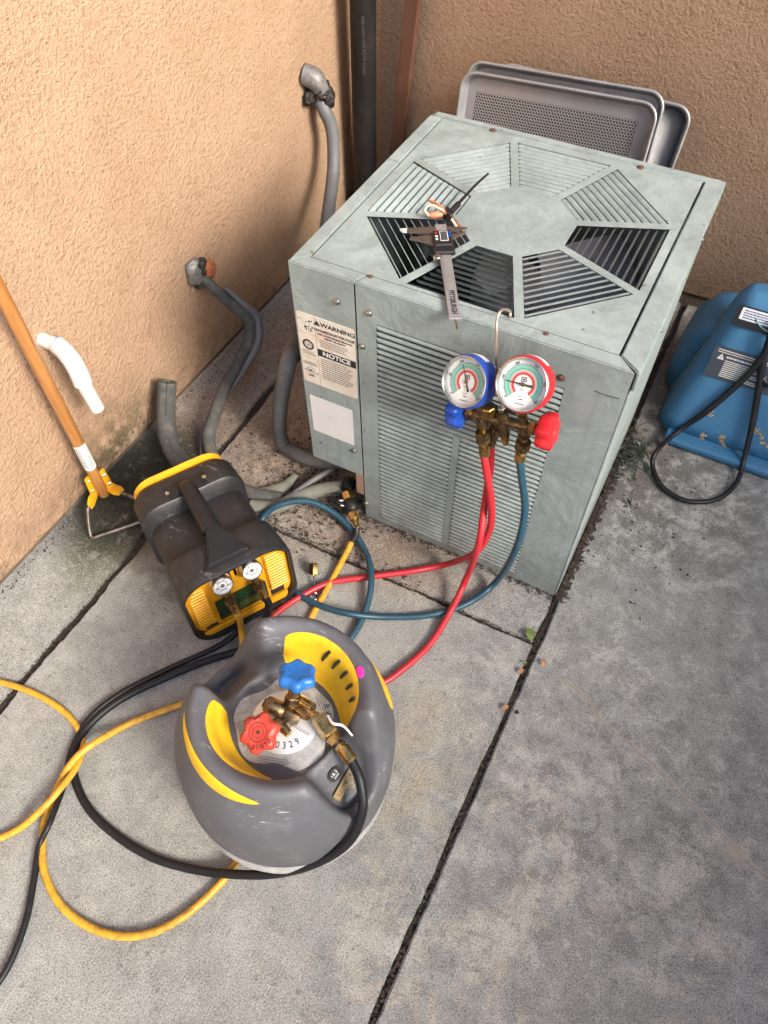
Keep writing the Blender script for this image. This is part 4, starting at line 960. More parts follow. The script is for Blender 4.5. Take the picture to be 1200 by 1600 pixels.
# ================================================================== RECOVERY MACHINE
FL, FR = at(314, 1014, 0.0), at(470, 932, 0.0)
wv = (FR - FL); wv.z = 0; RW = wv.length; wv.normalize(); fv = Vector((wv.y, -wv.x, 0)); RL, RH = 0.315, 0.25
rc0 = (FL + FR) / 2 - fv * (RL / 2)
MR = axes(rc0, fv, wv, (0, 0, 1))
rm = thing('recovery_machine', 'black and yellow portable refrigerant recovery machine with carrying handle', 'recovery machine', rc0)
def sect(x, hw, zt, zb, rt, rb, n=8):
    """rounded section loop at station x: half width hw, z from zb to zt"""
    out = []
    for (sy, cz, r, a0) in ((1, zt, rt, 0), (-1, zt, rt, 90), (-1, zb, rb, 180), (1, zb, rb, 270)):
        s_ = -1 if cz == zb else 1
        for k in range(n + 1):
            a = rad(a0 + 90 * k / n); out.append((x, sy * (hw - r) + r * math.cos(a), cz - s_ * r + r * math.sin(a)))
    return out
hw = RW / 2
st = [(-RL / 2, hw * 0.90, RH * 0.93, 0.02, .050, .05), (-RL / 2 + 0.012, hw * 0.95, RH * 0.965, 0.012, .055, .055), (-RL / 2 + 0.06, hw * 0.97, RH * 0.975, 0.008, .055, .055), (-RL / 2 + 0.076, hw * 0.97, RH * 0.97, 0.008, .055, .055), (-RL / 2 + 0.080, hw * 0.96, RH * 0.955, 0.008, .055, .055), (-RL / 2 + 0.087, hw * 0.90, RH * 0.81, 0.010, .05, .055), (0.0, hw * 0.90, RH * 0.82, 0.010, .05, .055), (RL / 2 - 0.112, hw * 0.905, RH * 0.825, 0.010, .05, .055), (RL / 2 - 0.100, hw * 0.96, RH * 0.935, 0.008, .055, .055), (RL / 2 - 0.094, hw * 0.97, RH * 0.95, 0.008, .055, .055), (RL / 2 - 0.07, hw * 0.98, RH * 0.97, 0.006, .058, .06), (RL / 2 - 0.008, hw * 1.0, RH * 1.0, 0.002, .060, .065), (RL / 2, hw * 0.985, RH * 0.985, 0.006, .058, .062), (RL / 2 - 0.001, hw * 0.93, RH * 0.955, 0.018, .052, .056), (RL / 2 - 0.028, hw * 0.925, RH * 0.95, 0.020, .051, .055)]
vv, ff = [], []
for s_ in st: vv += sect(*s_)
n_ = 36
for i in range(len(st) - 1):
    for k in range(n_): ff.append((i * n_ + k, i * n_ + (k + 1) % n_, (i + 1) * n_ + (k + 1) % n_, (i + 1) * n_ + k))
ff.append(tuple(range(n_)))
bm = bmesh.new(); bv = [bm.verts.new(v) for v in vv]
for f in ff: bm.faces.new([bv[i] for i in f])
bm_link('housing', bm, BLKP, rm, 38, MR)
# rear yellow end cap edge
cap = sect(-RL / 2 - 0.002, hw * 0.86, RH * 0.95, 0.03, .05, .05); cap2 = [(x - 0.012, y, z + (0.004 if z > 0.1 else 0)) for x, y, z in cap]
bm = bmesh.new(); a_ = [bm.verts.new(v) for v in cap]; b_ = [bm.verts.new(v) for v in cap2]
for k in range(n_): bm.faces.new((a_[k], a_[(k + 1) % n_], b_[(k + 1) % n_], b_[k]))
bm.faces.new(b_); bm.faces.new(a_[::-1]); bm_link('rear_yellow_panel', bm, YELP, rm, 38, MR)
# handle: round bar with wedge mounts
tube('handle', [MR @ Vector((-RL / 2 + 0.062, 0, RH * 0.975)), MR @ Vector((-RL / 2 + 0.085, 0, RH * 1.02)), MR @ Vector((0.0, 0, RH * 1.03)), MR @ Vector((RL / 2 - 0.105, 0, RH * 1.015))], [0.0195, 0.0195, 0.0205, 0.0215], BLKC, rm, 20, 6)
def wedge(name, pts_lo, pts_hi, m):
    bm = bmesh.new(); a = [bm.verts.new(p) for p in pts_lo]; b = [bm.verts.new(p) for p in pts_hi]; n = len(a)
    for k in range(n): bm.faces.new((a[k], a[(k + 1) % n], b[(k + 1) % n], b[k]))
    bm.faces.new(a[::-1]); bm.faces.new(b)
    bmesh.ops.bevel(bm, geom=bm.edges[:], offset=0.003, segments=2, affect='EDGES')
    return bm_link(name, bm, m, rm, 30, MR)
xf = RL / 2
wedge('front_handle_mount', [(xf - 0.105, -0.040, RH * 0.86), (xf - 0.016, -0.070, RH * 0.96), (xf - 0.016, 0.070, RH * 0.96), (xf - 0.105, 0.040, RH * 0.86)], [(xf - 0.098, -0.018, RH * 0.97), (xf - 0.018, -0.062, RH * 1.006), (xf - 0.018, 0.062, RH * 1.006), (xf - 0.098, 0.018, RH * 0.97)], BLKC)
wedge('handle_wedge', [(xf - 0.112, -0.016, RH * 0.96), (xf - 0.020, -0.048, RH * 1.0), (xf - 0.020, 0.048, RH * 1.0), (xf - 0.112, 0.016, RH * 0.96)], [(xf - 0.108, -0.013, RH * 1.085), (xf - 0.024, -0.044, RH * 1.028), (xf - 0.024, 0.044, RH * 1.028), (xf - 0.108, 0.013, RH * 1.085)], BLKC)
wedge('rear_handle_mount', [(-xf + 0.03, -0.060, RH * 0.94), (-xf + 0.078, -0.060, RH * 0.94), (-xf + 0.078, 0.060, RH * 0.94), (-xf + 0.03, 0.060, RH * 0.94)], [(-xf + 0.036, -0.050, RH * 0.985), (-xf + 0.074, -0.030, RH * 1.01), (-xf + 0.074, 0.030, RH * 1.01), (-xf + 0.036, 0.050, RH * 0.985)], BLKC)
for x, y in ((xf - 0.085, -0.038), (xf - 0.085, 0.038), (-xf + 0.055, -0.045), (-xf + 0.055, 0.045)): lathe('bolt', [(0.005, 0), (0.005, 0.004), (0.0025, 0.004), (0.0025, 0.002), (0, 0.002)], SCREW if x < 0 else BLKC, rm, 10, MR @ Matrix.Translation((x, y, RH * 0.945 if x > 0 else RH * 0.975)))
# front face: local frame u (right along width), v up, n out
MFc = MR @ axes((xf - 0.017, 0, 0), (0, 1, 0), (0, 0, 1), (1, 0, 0))
fw, fz0, fz1 = hw * 0.925, 0.020, RH * 0.95
face = [(u, v_) for (_, u, v_) in sect(0, fw - 0.001, fz1 - 0.001, fz0 + 0.001, .05, .054)]
cx0, cx1, cz0, cz1 = -0.068, 0.062, 0.065, fz1 - 0.004
slotrects = [rrect(0.0065, 0.030, 0.003, 3, u, cz1 - 0.030) for u in (-0.026, -0.012, 0.002, 0.016, 0.030)]
fp_ = plate('front_panel', face, slotrects, 0.004, YELP, rm, MFc @ Matrix.Translation((0, 0, 0.002)))
box('slot_back', (-0.05, cz1 - 0.05, -0.012), (0.05, cz1 - 0.01, -0.006), DARK, rm, M=MFc)
# raised ribbed pads left and right
for s in (-1, 1):
    u0, u1 = (-fw + 0.006, -0.072) if s < 0 else (0.066, fw - 0.006)
    pu = [(u, v_) for (u, v_) in ((u0 + 0.002, 0.085), (u1, 0.078), (u1, fz1 - 0.004), (u0 + 0.030, fz1 - 0.004), (u0 + 0.010, fz1 - 0.022), (u0, fz1 - 0.05))] if s < 0 else [(u0, 0.078), (u1 - 0.002, 0.085), (u1, fz1 - 0.05), (u1 - 0.010, fz1 - 0.022), (u1 - 0.030, fz1 - 0.004), (u0, fz1 - 0.004)]
    pad = plate('ribbed_pad', pu, [], 0.008, YELP, rm, MFc @ Matrix.Translation((0, 0, 0.0065)))
    for i in range(13):
        v_ = 0.088 + i * (fz1 - 0.012 - 0.088) / 12.5
        ins = 0.004 + max(0, (v_ - (fz1 - 0.05)) / 0.046) ** 2 * 0.026
        a_, b_ = (u0 + ins, u1 - 0.002) if s < 0 else (u0 + 0.002, u1 - ins)
        box('rib', (a_, v_ - 0.0031, 0.0070), (b_, v_ + 0.0031, 0.0145), YELP, pad, 0.0012, 1, MFc)
# green label with lettering
gl_ = plate('green_label', [(cx0 + 0.006, 0.052), (cx1 - 0.002, 0.052), (cx1 - 0.002, 0.118), (cx1 - 0.012, 0.135), (cx0 + 0.006, 0.135)], [], 0.0015, GREENL, rm, MFc @ Matrix.Translation((0, 0, 0.0042)))
box('control_recess', (-0.100, 0.042, 0.001), (-0.07, 0.052, 0.0030), DARK, rm, M=MFc); box('control_recess', (0.066, 0.046, 0.001), (0.100, 0.068, 0.0030), DARK, rm, M=MFc)
ML2 = MFc @ Matrix.Translation((0, 0, 0.0046))
text('lettering', 'G5', 0.030, INK, gl_, ML2 @ Matrix.Translation((-0.042, 0.080, 0)), bold=0.0008)
text('lettering', 'TWIN', 0.017, INK, gl_, ML2 @ Matrix.Translation((0.008, 0.098, 0)), bold=0.0004, xs=1.2)
gold = mat('gold_print', (0.34, 0.28, 0.06), 0.5)
quads('lettering', [(-0.012, 0.084, 0.046, 0.0852), (-0.012, 0.066, 0.046, 0.0672)] + print_lines(-0.01, 0.044, 0.068, 0.083, 2, 0.35), 0.0002, gold, gl_, ML2)
plate('bottom_lip', [(-0.104, 0.026), (0.100, 0.026), (0.104, 0.046), (-0.108, 0.040)], [], 0.006, YELP, rm, MFc @ Matrix.Translation((0, 0, 0.012)))
embm = mat('moulded_print', (0.55, 0.22, 0.01), 0.5)
text('lettering', 'APPION', 0.012, embm, rm, MFc @ Matrix.Translation((-0.055, 0.034, 0.0122)), sp=1.4)
# two small gauges with fittings
for gi, (px, py) in enumerate(((347, 914), (393, 890))):
    gd = _ray(px, py); nrm = MR.to_3x3() @ Vector((1, 0, 0)); pl = MR @ Vector((xf + 0.004, 0, 0))
    gc = CAM + gd * ((pl - CAM).dot(nrm) / gd.dot(nrm))
    nn = (fv + Vector((0, 0, 0.30))).normalized(); Mg = frame(gc, nn, wv)
    R_ = 0.0235
    g = lathe('pressure_gauge', [(0, -0.018), (R_ * .9, -0.018), (R_, -0.015), (R_, 0.004), (R_ * .92, 0.005), (R_ * .90, 0.002), (0, 0.002)], STICK, rm, 32, Mg)
    lathe('dial', [(R_ * .885, 0.0024), (0, 0.0024)], GAUGEW, g, 32, Mg)
    quads('dial_print', [(-R_ * .55, -R_ * .55, R_ * .3, -R_ * .5), (-R_ * .7, -R_ * .1, -R_ * .5, -R_ * .02), (R_ * .45, R_ * .2, R_ * .6, R_ * .27), (-R_ * .2, R_ * .55, R_ * .2, R_ * .6)] + [(R_ * .78 * math.cos(q) - .0006, R_ * .78 * math.sin(q) - .0006, R_ * .78 * math.cos(q) + .0006, R_ * .78 * math.sin(q) + .0006) for q in np.linspace(-.6, 3.7, 22)], 0.0026, INK, g, Mg)
    mesh('needle', [Mg @ Vector(q) for q in ((-R_ * .7, -R_ * .12, .0032), (R_ * .15, -R_ * .05, .0032), (R_ * .15, R_ * .05, .0032))], [(0, 1, 2)], INK, g)
    lathe('needle_hub', [(R_ * .20, 0.0028), (R_ * .20, 0.004), (0, 0.0045)], COND, g, 14, Mg)
    lathe('bezel', [(R_ * .885, 0.0022), (R_ * .90, 0.0060), (R_ * .97, 0.0065), (R_ * 1.02, 0.004), (R_ * 1.02, -0.004)], STEEL, g, 32, Mg, caps=False)
    ring2('dial_print', 0, 0, R_ * 0.42, R_ * 0.06, INKG, Mg @ Matrix.Translation((0, 0, 0.0026)), g)
    for q_, t_ in ((200, '0'), (120, '200'), (60, '400'), (-20, '800')): text('dial_number', t_, R_ * 0.26, INK, g, Mg @ Matrix.Translation((R_ * .62 * math.cos(rad(q_)), R_ * .62 * math.sin(rad(q_)), 0.0028)))
    dwn = (Vector((0, 0, -1)) + fv * 0.42 + (wv * 0.05)).normalized()
    f0 = gc - nn * 0.008 + dwn * R_ * 0.95
    hexnut('fitting', f0, f0 + dwn * 0.014, 0.0105, BRASS, rm); tube('fitting_port', [f0 + dwn * 0.012, f0 + dwn * 0.022], 0.008, DBRASS, rm, 12, 0)
    if gi == 0: PL = f0 + dwn * 0.020
    else: PR = f0 + dwn * 0.020
    gdn = dwn

# yellow hose from the left port: behind the tank, out to the left
yh = thing('yellow_hose', 'yellow hose from the left machine gauge, emerging left of the cylinder', 'hose', at(180, 1142, 0))
e1 = PL + gdn * 0.045; hose_end(yh, PL, e1, 0.0115)
tube('hose', [e1, e1 + gdn * 0.02, at(377, 985, 0.045), at(378, 1020, 0.016), at(360, 1062, HR), at(320, 1088, HR), at(262, 1108, HR), at(200, 1132, HR), at(140, 1166, HR + .026), at(112, 1192, HR + .020), at(92, 1226, HR + 0.002), at(72, 1275, HR), at(66, 1320, HR), at(70, 1365, HR), at(92, 1410, HR), at(130, 1443, HR), at(180, 1462, HR), at(235, 1458, HR), at(290, 1430, HR), at(340, 1385, HR), at(366, 1352, HR), at(385, 1318, HR), at(400, 1280, HR)], HR * 0.94, YELH, yh, 14, 10)
y2 = thing('yellow_hose', 'paler yellow hose crossing the left slab joint and leaving the frame twice', 'hose', at(60, 1082, 0))
tube('hose', [at(-60, 1058, HR), at(0, 1066, HR), at(50, 1082, HR), at(95, 1108, HR), at(122, 1138, HR), at(129, 1168, HR), at(118, 1200, HR + 0.010), at(92, 1235, HR + 0.022), at(62, 1268, HR + 0.018), at(25, 1298, HR), at(-20, 1316, HR), at(-80, 1330, HR)], HR * 0.90, YELH, y2, 14, 10)

# ================================================================== RECOVERY CYLINDER
TX, TY, TS, PHI = 0.333, -0.668, 1.10, 77.0
TT = Matrix.Translation((TX, TY, 0.014)) @ Matrix.Rotation(rad(5.0), 4, Vector((-math.sin(rad(PHI)), math.cos(rad(PHI)), 0)))
tk = thing('recovery_cylinder', 'grey refrigerant recovery cylinder with winged plastic collar and yellow grips', 'gas cylinder', (TX, TY, 0))
MT = TT @ Matrix.Scale(TS, 4)
lathe('tank_body', [(0.0, 0.012), (0.10, 0.010), (0.125, 0.0), (0.135, 0.0), (0.150, 0.012), (0.168, 0.045), (0.1755, 0.075), (0.1755, 0.150), (0.168, 0.180), (0.13, 0.205), (0.0, 0.22)], TANKM, tk, 64, MT)
lathe('label_band', [(0.1762, 0.070), (0.1762, 0.118)], WLABEL, tk, 64, MT, True, caps=False)
lathe('foot_ring', [(0.142, 0.0), (0.150, 0.0), (0.153, 0.02), (0.158, 0.03)], TANKM, tk, 64, MT, caps=False)
def hgt(th):
    q = math.cos(rad(th - PHI)); s = abs(q)
    k = max(0.0, min(1.0, (s - 0.11) / 0.42)); k = k * k * (3 - 2 * k)
    return 0.212 + (0.150 if q > 0 else 0.130) * k, k
def S(th, t):
    """collar surface; t 0..1 = hem, outer wall, rim, inner wall, bowl"""
    h, k = hgt(th); rr = 0.168 - 0.035 * k; top = h
    prof = [(0.1755, 0.112), (0.178, 0.118), (0.1795, 0.15), (0.1775 - 0.001 * k, 0.15 + (top - 0.15) * 0.48), (rr + 0.009 + 0.013 * k, top - 0.016 - 0.022 * k), (rr + 0.007 + 0.005 * k, top - 0.006 - 0.004 * k), (rr, top), (rr - 0.012, top - 0.005), (rr - 0.022, top - 0.014 - 0.006 * k), ((rr - 0.022 + 0.088) / 2 + 0.003, (top - 0.020 + 0.270) / 2 - 0.006 * k), (0.092, 0.273), (0.083, 0.268), (0.076, 0.267), (0.066, 0.267)]
    n = len(prof) - 1; x = min(max(t, 0), 1) * n; i = min(int(x), n - 1); f = x - i
    P = [prof[max(0, i - 1)], prof[i], prof[i + 1], prof[min(n, i + 2)]]
    o = []
    for c in (0, 1):
        a, b, c_, d = (p[c] for p in P); o.append(0.5 * (2 * b + (c_ - a) * f + (2 * a - 5 * b + 4 * c_ - d) * f * f + (3 * b - a - 3 * c_ + d) * f ** 3))
    return TT @ Vector((TS * o[0] * math.cos(rad(th)), TS * o[0] * math.sin(rad(th)), TS * o[1]))
NT, NP = 144, 46
v = [S(360 * i / NT, j / NP) for i in range(NT) for j in range(NP + 1)]
f = [(i * (NP + 1) + j, ((i + 1) % NT) * (NP + 1) + j, ((i + 1) % NT) * (NP + 1) + j + 1, i * (NP + 1) + j + 1) for i in range(NT) for j in range(NP)]
mesh('collar', v, f, GREYP, tk, True)
def Sn(th, t):
    a = S(th + 0.5, t) - S(th - 0.5, t); b = S(th, t + 0.004) - S(th, t - 0.004); return a.cross(b).normalized()
def patch(name, thA, thB, lo, hi, off, m, par, n1=36, n2=10, holes=None):
    """lo(u), hi(u) give the t range for u in 0..1"""
    v, f = [], []
    for i in range(n1 + 1):
        u = i / n1
        for j in range(n2 + 1):
            t = lo(u) + (hi(u) - lo(u)) * j / n2; th = thA + (thB - thA) * u
            e = min(1.0, 6 * min(u, 1 - u, j / n2, 1 - j / n2))
            v.append(S(th, t) + Sn(th, t) * off * (0.2 + 0.8 * e))
    for i in range(n1):
        for j in range(n2): f.append((i * (n2 + 1) + j, i * (n2 + 1) + j + 1, (i + 1) * (n2 + 1) + j + 1, (i + 1) * (n2 + 1) + j))
    return mesh(name, v, f, m, par, True)
def bow(lo, hi, ex=0.45):
    c = (lo + hi) / 2
    return (lambda u: c - (c - lo) * (max(0.0, math.sin(math.pi * min(max(u, 0.0), 1.0))) ** ex)), (lambda u: c + (hi - c) * (max(0.0, math.sin(math.pi * min(max(u, 0.0), 1.0))) ** ex))
l_, h_ = bow(0.545, 0.84, 0.26); g1_ = patch('inner_grip', 123, 18, l_, h_, 0.0022, TGRIP, tk)
for th in (82, 70, 58, 46, 34):
    c = [S(th + 3 * q, 0.61 + 0.06 * (q + 1) / 2) + Sn(th + 3 * q, 0.61 + 0.06 * (q + 1) / 2) * 0.0022 for q in (-1, 0, 1)]
    tube('grip_slot', c, [0.003, 0.0045, 0.003], INK, g1_, 8, 4, squash=0.8)
l_, h_ = bow(0.56, 0.83, 0.32); patch('inner_grip', 198, 292, l_, h_, 0.0022, TGRIP, tk)
l_, h_ = bow(0.325, 0.405, 0.6); patch('outer_grip', 212, 290, l_, h_, 0.0012, TGRIP, tk)
l_, h_ = bow(0.22, 0.30, 0.6)
patch('outer_grip', 34, 64, l_, h_, 0.0012, TGRIP, tk)
def on_collar(px, py, z0=0.3):
    best = None
    for i in range(0, 360, 3):
        for j in range(20, 92, 2):
            p = S(i, j / 100); d = _RM.transposed() @ (p - CAM); e = (600 + FPX * d.x / -d.z - px) ** 2 + (800 - FPX * d.y / -d.z - py) ** 2 - 40 * p.z * 100 * 0.01
            if Sn(i, j / 100).dot(CAM - p) > 0 and (best is None or e < best[0]): best = (e, i, j / 100)
    return best[1], best[2]
# pink sticker on the rim
pth, ptt = on_collar(563, 1051); l_, h_ = bow(ptt - 0.04, ptt + 0.04, 0.5); patch('pink_sticker', pth - 5, pth + 5, l_, h_, 0.0015, PINK, tk, 12, 8)
# centre label and plate
lab = []
for k in range(72):
    a = 2 * math.pi * k / 72; r = 0.085 + 0.006 * math.cos(3 * a + 1.2) + 0.007 * math.cos(5 * a + 2.6); lab.append((r * math.cos(a), r * math.sin(a)))
ZL = 0.2945
MTop = TT @ Matrix.Translation((0, 0, ZL))
cl = plate('worn_paper_label', lab, [], 0.0006, WLABEL, tk, MTop)
rdm = random.Random(11); Mlab = TT @ Matrix.Translation((0, 0, ZL + 0.0004))
for a0 in (-40, 20, 140):
    Mq = Mlab @ Matrix.Rotation(rad(a0), 4, 'Z') @ Matrix.Translation((0.0, -0.072, 0))
    quads('print', print_lines(-0.03, 0.03, -0.008, 0.008, 4, 0.35, rdm), 0.0001, INKG, cl, Mq)
text('print', 'R-400', 0.016, INK, cl, Mlab @ Matrix.Translation((0.058, 0.048, 0.0002)) @ Matrix.Rotation(rad(-52), 4, 'Z'))
pt = lathe('metal_plate', [(0.0, 0.0030), (0.056, 0.0030), (0.058, 0.0022), (0.058, 0.0)], PLATE, tk, 48, TT @ Matrix.Translation((0, 0, ZL + 0.0003)))
Mpl = TT @ Matrix.Translation((0, 0, ZL + 0.0037))
for k, ch in enumerate('010329'):
    a = rad(-118 + 15 * k + 14)
    text('stamped_number', ch, 0.0175, INK, pt, Mpl @ Matrix.Translation((0.044 * math.cos(a), 0.044 * math.sin(a), 0)) @ Matrix.Rotation(a + math.pi / 2, 4, 'Z'), xs=0.75)
quads('engraved_line', [(0.015, -0.0006, 0.05, 0.0006), (0.015, 0.003, 0.05, 0.0036)], 0.0001, INKG, pt, Mpl @ Matrix.Rotation(rad(-2), 4, 'Z'))
quads('engraved_line', [(-0.05, -0.0006, -0.03, 0.0006)], 0.0001, INKG, pt, Mpl @ Matrix.Rotation(rad(-12), 4, 'Z'))
# valve: body pieces
ZV = 0.335
va, vb = at(412, 1097, ZV + 0.012), at(468, 1124, ZV)
tube('valve_neck', [TT @ Vector((0, 0, 0.22)), TT @ Vector((0, 0, 0.325))], 0.016, DBRASS, tk, 16, 0)
d_ = (vb - va)
tube('valve_body', [va, va + d_ * .06], 0.008, DBRASS, tk, 14, 0)
tube('valve_body', [va + d_ * .06, va + d_ * .12, va + d_ * .55, va + d_ * .58], [0.0125, 0.0145, 0.0145, 0.013], DBRASS, tk, 20, 0)
hexnut('valve_body', va + d_ * .56, va + d_ * 1.0, 0.0135, DBRASS, tk)
bk, rk = at(464, 1060, ZV + 0.050), at(408, 1146, ZV + 0.026)
vc = at(455, 1108, ZV)
tube('valve_stem', [vc, vc.lerp(bk, 0.85)], 0.0105, DBRASS, tk, 16, 0); hexnut('stem_nut', vc.lerp(bk, .2), vc.lerp(bk, .45), 0.015, DBRASS, tk)
tube('valve_stem', [at(448, 1122, ZV - .004), rk], 0.010, DBRASS, tk, 16, 0)
tube('relief_nipple', [at(440, 1136, ZV), at(452, 1147, ZV)], [0.009, 0.007], BRASS, tk, 14, 0)
bax = (bk - vc).normalized() * 0.75 + Vector((0, 0.1, 0.75)); 
KP = [(0.0, -0.008), (0.016, -0.008), (0.027, -0.005), (0.0312, 0.001), (0.0312, 0.010), (0.0275, 0.016), (0.022, 0.018), (0.018, 0.0165), (0.0, 0.0165)]
lathe('blue_handwheel', KP, mat('blue_knob', (0.015, 0.13, 0.42), 0.4), tk, 72, frame(bk, bax, (1, 0, 0)), 40, lobes=(6, 0.10))
rax = (CAM - rk).normalized() * 0.8 + Vector((-0.28, -0.1, 0.25)); Mk = frame(rk, rax, (1, -0.3, 0))
KRED = mat('red_knob', (0.50, 0.055, 0.035), 0.45, var=0.15, vs_=40); DRED = mat('dark_red_print', (0.14, 0.012, 0.012), 0.6)
kn = lathe('red_handwheel', KP, KRED, tk, 72, Mk, 40, lobes=(6, 0.11))
for s_, c0 in (('OPEN', 150), ('CLOSE', -35)):
    for k, ch in enumerate(s_):
        a = rad(c0 - 17 * (k - len(s_) / 2)); text('lettering', ch, 0.0095, DRED, kn, Mk @ Matrix.Translation((0.0245 * math.cos(a), 0.0245 * math.sin(a), 0.0182)) @ Matrix.Rotation(a - math.pi / 2, 4, 'Z'), bold=0.0002)
ring2('moulded_ring', 0, 0, 0.0148, 0.0012, DRED, Mk @ Matrix.Translation((0, 0, 0.0168)), kn); ring2('moulded_ring', 0, 0, 0.009, 0.0008, DRED, Mk @ Matrix.Translation((0, 0, 0.0168)), kn)
lathe('centre_hole', [(0.003, 0.0170), (0, 0.0170)], INK, kn, 10, Mk)
# brass hose fitting chain and black hose
bh = thing('black_hose', 'thick black hose from the cylinder valve curling left to the machine', 'hose', at(400, 1366, 0))
q0, q1, q2, q3, q4, q5, q6 = at(465, 1101, ZV), at(486, 1113, ZV + .002), at(496, 1119, ZV + .002), at(517, 1150, ZV - .002), at(526, 1160, ZV - .004), at(534, 1168, ZV - .006), at(550, 1190, ZV - .012)
M = frame(q0, q1 - q0); ln = (q1 - q0).length
lathe('knurled_nut', [(0.008, 0), (0.0155, 0.001), (0.0165, ln * .2), (0.0165, ln * .8), (0.0155, ln), (0.006, ln)], BRASS, bh, 48, M, 15, lobes=(24, 0.04))
tube('adaptor_stem', [q1, q2], 0.0065, BRASS, bh, 14, 0)
bd_ = (q3 - q2).normalized(); tube('ball_valve_block', [q2, q2 + (q3 - q2) * .06, q3 - (q3 - q2) * .06, q3], [0.013, 0.0165, 0.0165, 0.013], BRASS, bh, 4, 0, phase=0.6, smooth=20)
hexnut('fitting', q3, q4, 0.0125, BRASS, bh); tube('fitting_neck', [q4, q5], 0.0085, DBRASS, bh, 12, 0); hexnut('fitting', q4.lerp(q5, .4), q5, 0.0115, BRASS, bh)
tube('crimp_sleeve', [q5, q5.lerp(q6, .1), q6], [0.010, 0.0118, 0.0118], BRASS, bh, 18, 0)
tube('valve_lever', [at(512, 1118, ZV + .012), at(520, 1130, ZV + .016), at(536, 1134, ZV + .014), at(551, 1150, ZV + .010)], [0.0022, 0.0026, 0.0026, 0.002], PLATE, bh, 8, 6)
hr_ = 0.0084
tube('hose', [q5.lerp(q6, .8), q6, at(563, 1222, 0.31), at(566, 1268, 0.275), at(545, 1315, 0.22), at(495, 1348, 0.15), at(430, 1365, 0.075), at(365, 1366, 0.032), at(300, 1358, hr_), at(235, 1338, hr_), at(175, 1300, hr_), at(135, 1258, hr_), at(115, 1208, hr_), at(117, 1172, hr_ + .004), at(140, 1132, hr_), at(190, 1092, hr_), at(260, 1058, hr_), at(330, 1030, hr_), at(385, 1012, hr_ + 0.01), at(408, 985, 0.05), PR + gdn * 0.075, PR + gdn * 0.045], hr_, BLKH, bh, 16, 10)
hose_end(bh, PR, PR + gdn * 0.046, 0.0115)
# power cord
pcd = thing('power_cord', 'thin black power cord running from the machine off the lower left edge', 'cord', at(60, 1330, 0))
tube('cord', [MR @ Vector((xf - 0.01, -0.03, 0.03)), at(372, 985, 0.03), at(340, 1010, 0.012), at(265, 1044, 0.009), at(190, 1082, 0.009), at(140, 1122, 0.009), at(112, 1172, 0.009), at(100, 1225, 0.009), at(78, 1285, 0.010 + HR * 2), at(62, 1320, 0.012), at(53, 1375, 0.009), at(40, 1440, 0.009), at(12, 1512, 0.009), at(-30, 1570, 0.009)], 0.0064, BLKH, pcd, 12, 10)
# brass tag and round sticker in the right-hand valley
tth, ttt = on_collar(532, 1222); tn = Sn(tth, ttt); tagp = S(tth, ttt) + tn * 0.002; t2, tt2 = on_collar(551, 1204); td = (S(t2, tt2) - tagp); td = (td - tn * td.dot(tn)).normalized()
Mtg = axes(tagp, td, tn.cross(td).normalized(), tn)
tgo = box('brass_tag', (-0.030, -0.0095, 0.0), (0.030, 0.0095, 0.004), mat('tag_brass', (0.42, 0.31, 0.17), 0.45, metal=0.7), tk, 0.001, 1, Mtg)
text('stamped_marks', '11  TK (R)', 0.011, INK, tgo, Mtg @ Matrix.Translation((0, 0, 0.0042)))
lump('tag_glue', tagp - tn * 0.003 + Vector((-0.008, 0.004, 0)), 0.026, 0.014, 0.005, mat('dried_glue', (0.30, 0.25, 0.16), 0.6), tk, 2, 0.3)
sth, stt = on_collar(524, 1209); sn = Sn(sth, stt); sp_ = S(sth, stt); Ms = frame(sp_ + sn * 0.002, sn, td)
rs = lathe('round_sticker', [(0.0135, -0.004), (0.0135, 0.0012), (0, 0.0014)], INK, tk, 28, Ms)
text('sticker_print', '18.2', 0.009, STICK, rs, Ms @ Matrix.Translation((0, 0.003, 0.0018))); text('sticker_print', '2023', 0.006, STICK, rs, Ms @ Matrix.Translation((0, -0.005, 0.0018)))

# ================================================================== LOOSE BRASS FITTING
lf = thing('brass_core_tool', 'small brass nut on a thin steel rod standing beside the machine', 'fitting', at(491, 930, 0))
fb, ft_ = at(492, 932, 0.004), at(490, 898, 0.018)
tube('rod', [fb, ft_], 0.0022, STEEL, lf, 8, 0); hexnut('nut', ft_, at(490, 880, 0.03), 0.0115, BRASS, lf)
lathe('foot_ring', [(0.009, 0.0), (0.0145, 0.0), (0.0155, 0.004), (0.011, 0.007), (0.009, 0.004)], STEEL, lf, 24, Matrix.Translation(at(490, 933, 0.001)), caps=False)

# ================================================================== BLUE MACHINE
bx0 = at(1036, 690, 0.0)
bmch = thing('blue_floor_machine', 'worn blue moulded plastic blower machine by the back wall', 'machine', (bx0.x + 0.25, bx0.y + 0.2, 0))
X0 = bx0.x - 0.044; YF = bx0.y - 0.018
def bsec(z):
    """plan outline (x0,x1,yfront,yback,r) at height z, narrower towards the top"""
    t = z / 0.395; return (X0 + 0.03 - 0.03 * (1 - t) + 0.045 * t, X0 + 0.62, YF + 0.035 + 0.155 * t, YF + 0.34 - 0.060 * t)
loops = []
for z, ins in ((0.020, 0.012), (0.022, 0.0), (0.06, 0.0), (0.14, 0.0), (0.24, 0.0), (0.30, 0.0), (0.360, 0.0), (0.383, 0.008), (0.392, 0.018), (0.395, 0.026)):
    a, b, c, d = bsec(z); a += ins; b -= ins; c += ins; d -= ins
    loops.append([(x, y, z) for x, y in rrect(b - a, d - c, min(0.055, (d - c) / 2 - 0.004), 8, (a + b) / 2, (c + d) / 2)])
n_ = len(loops[0]); v = [p for l_ in loops for p in l_]; f = []
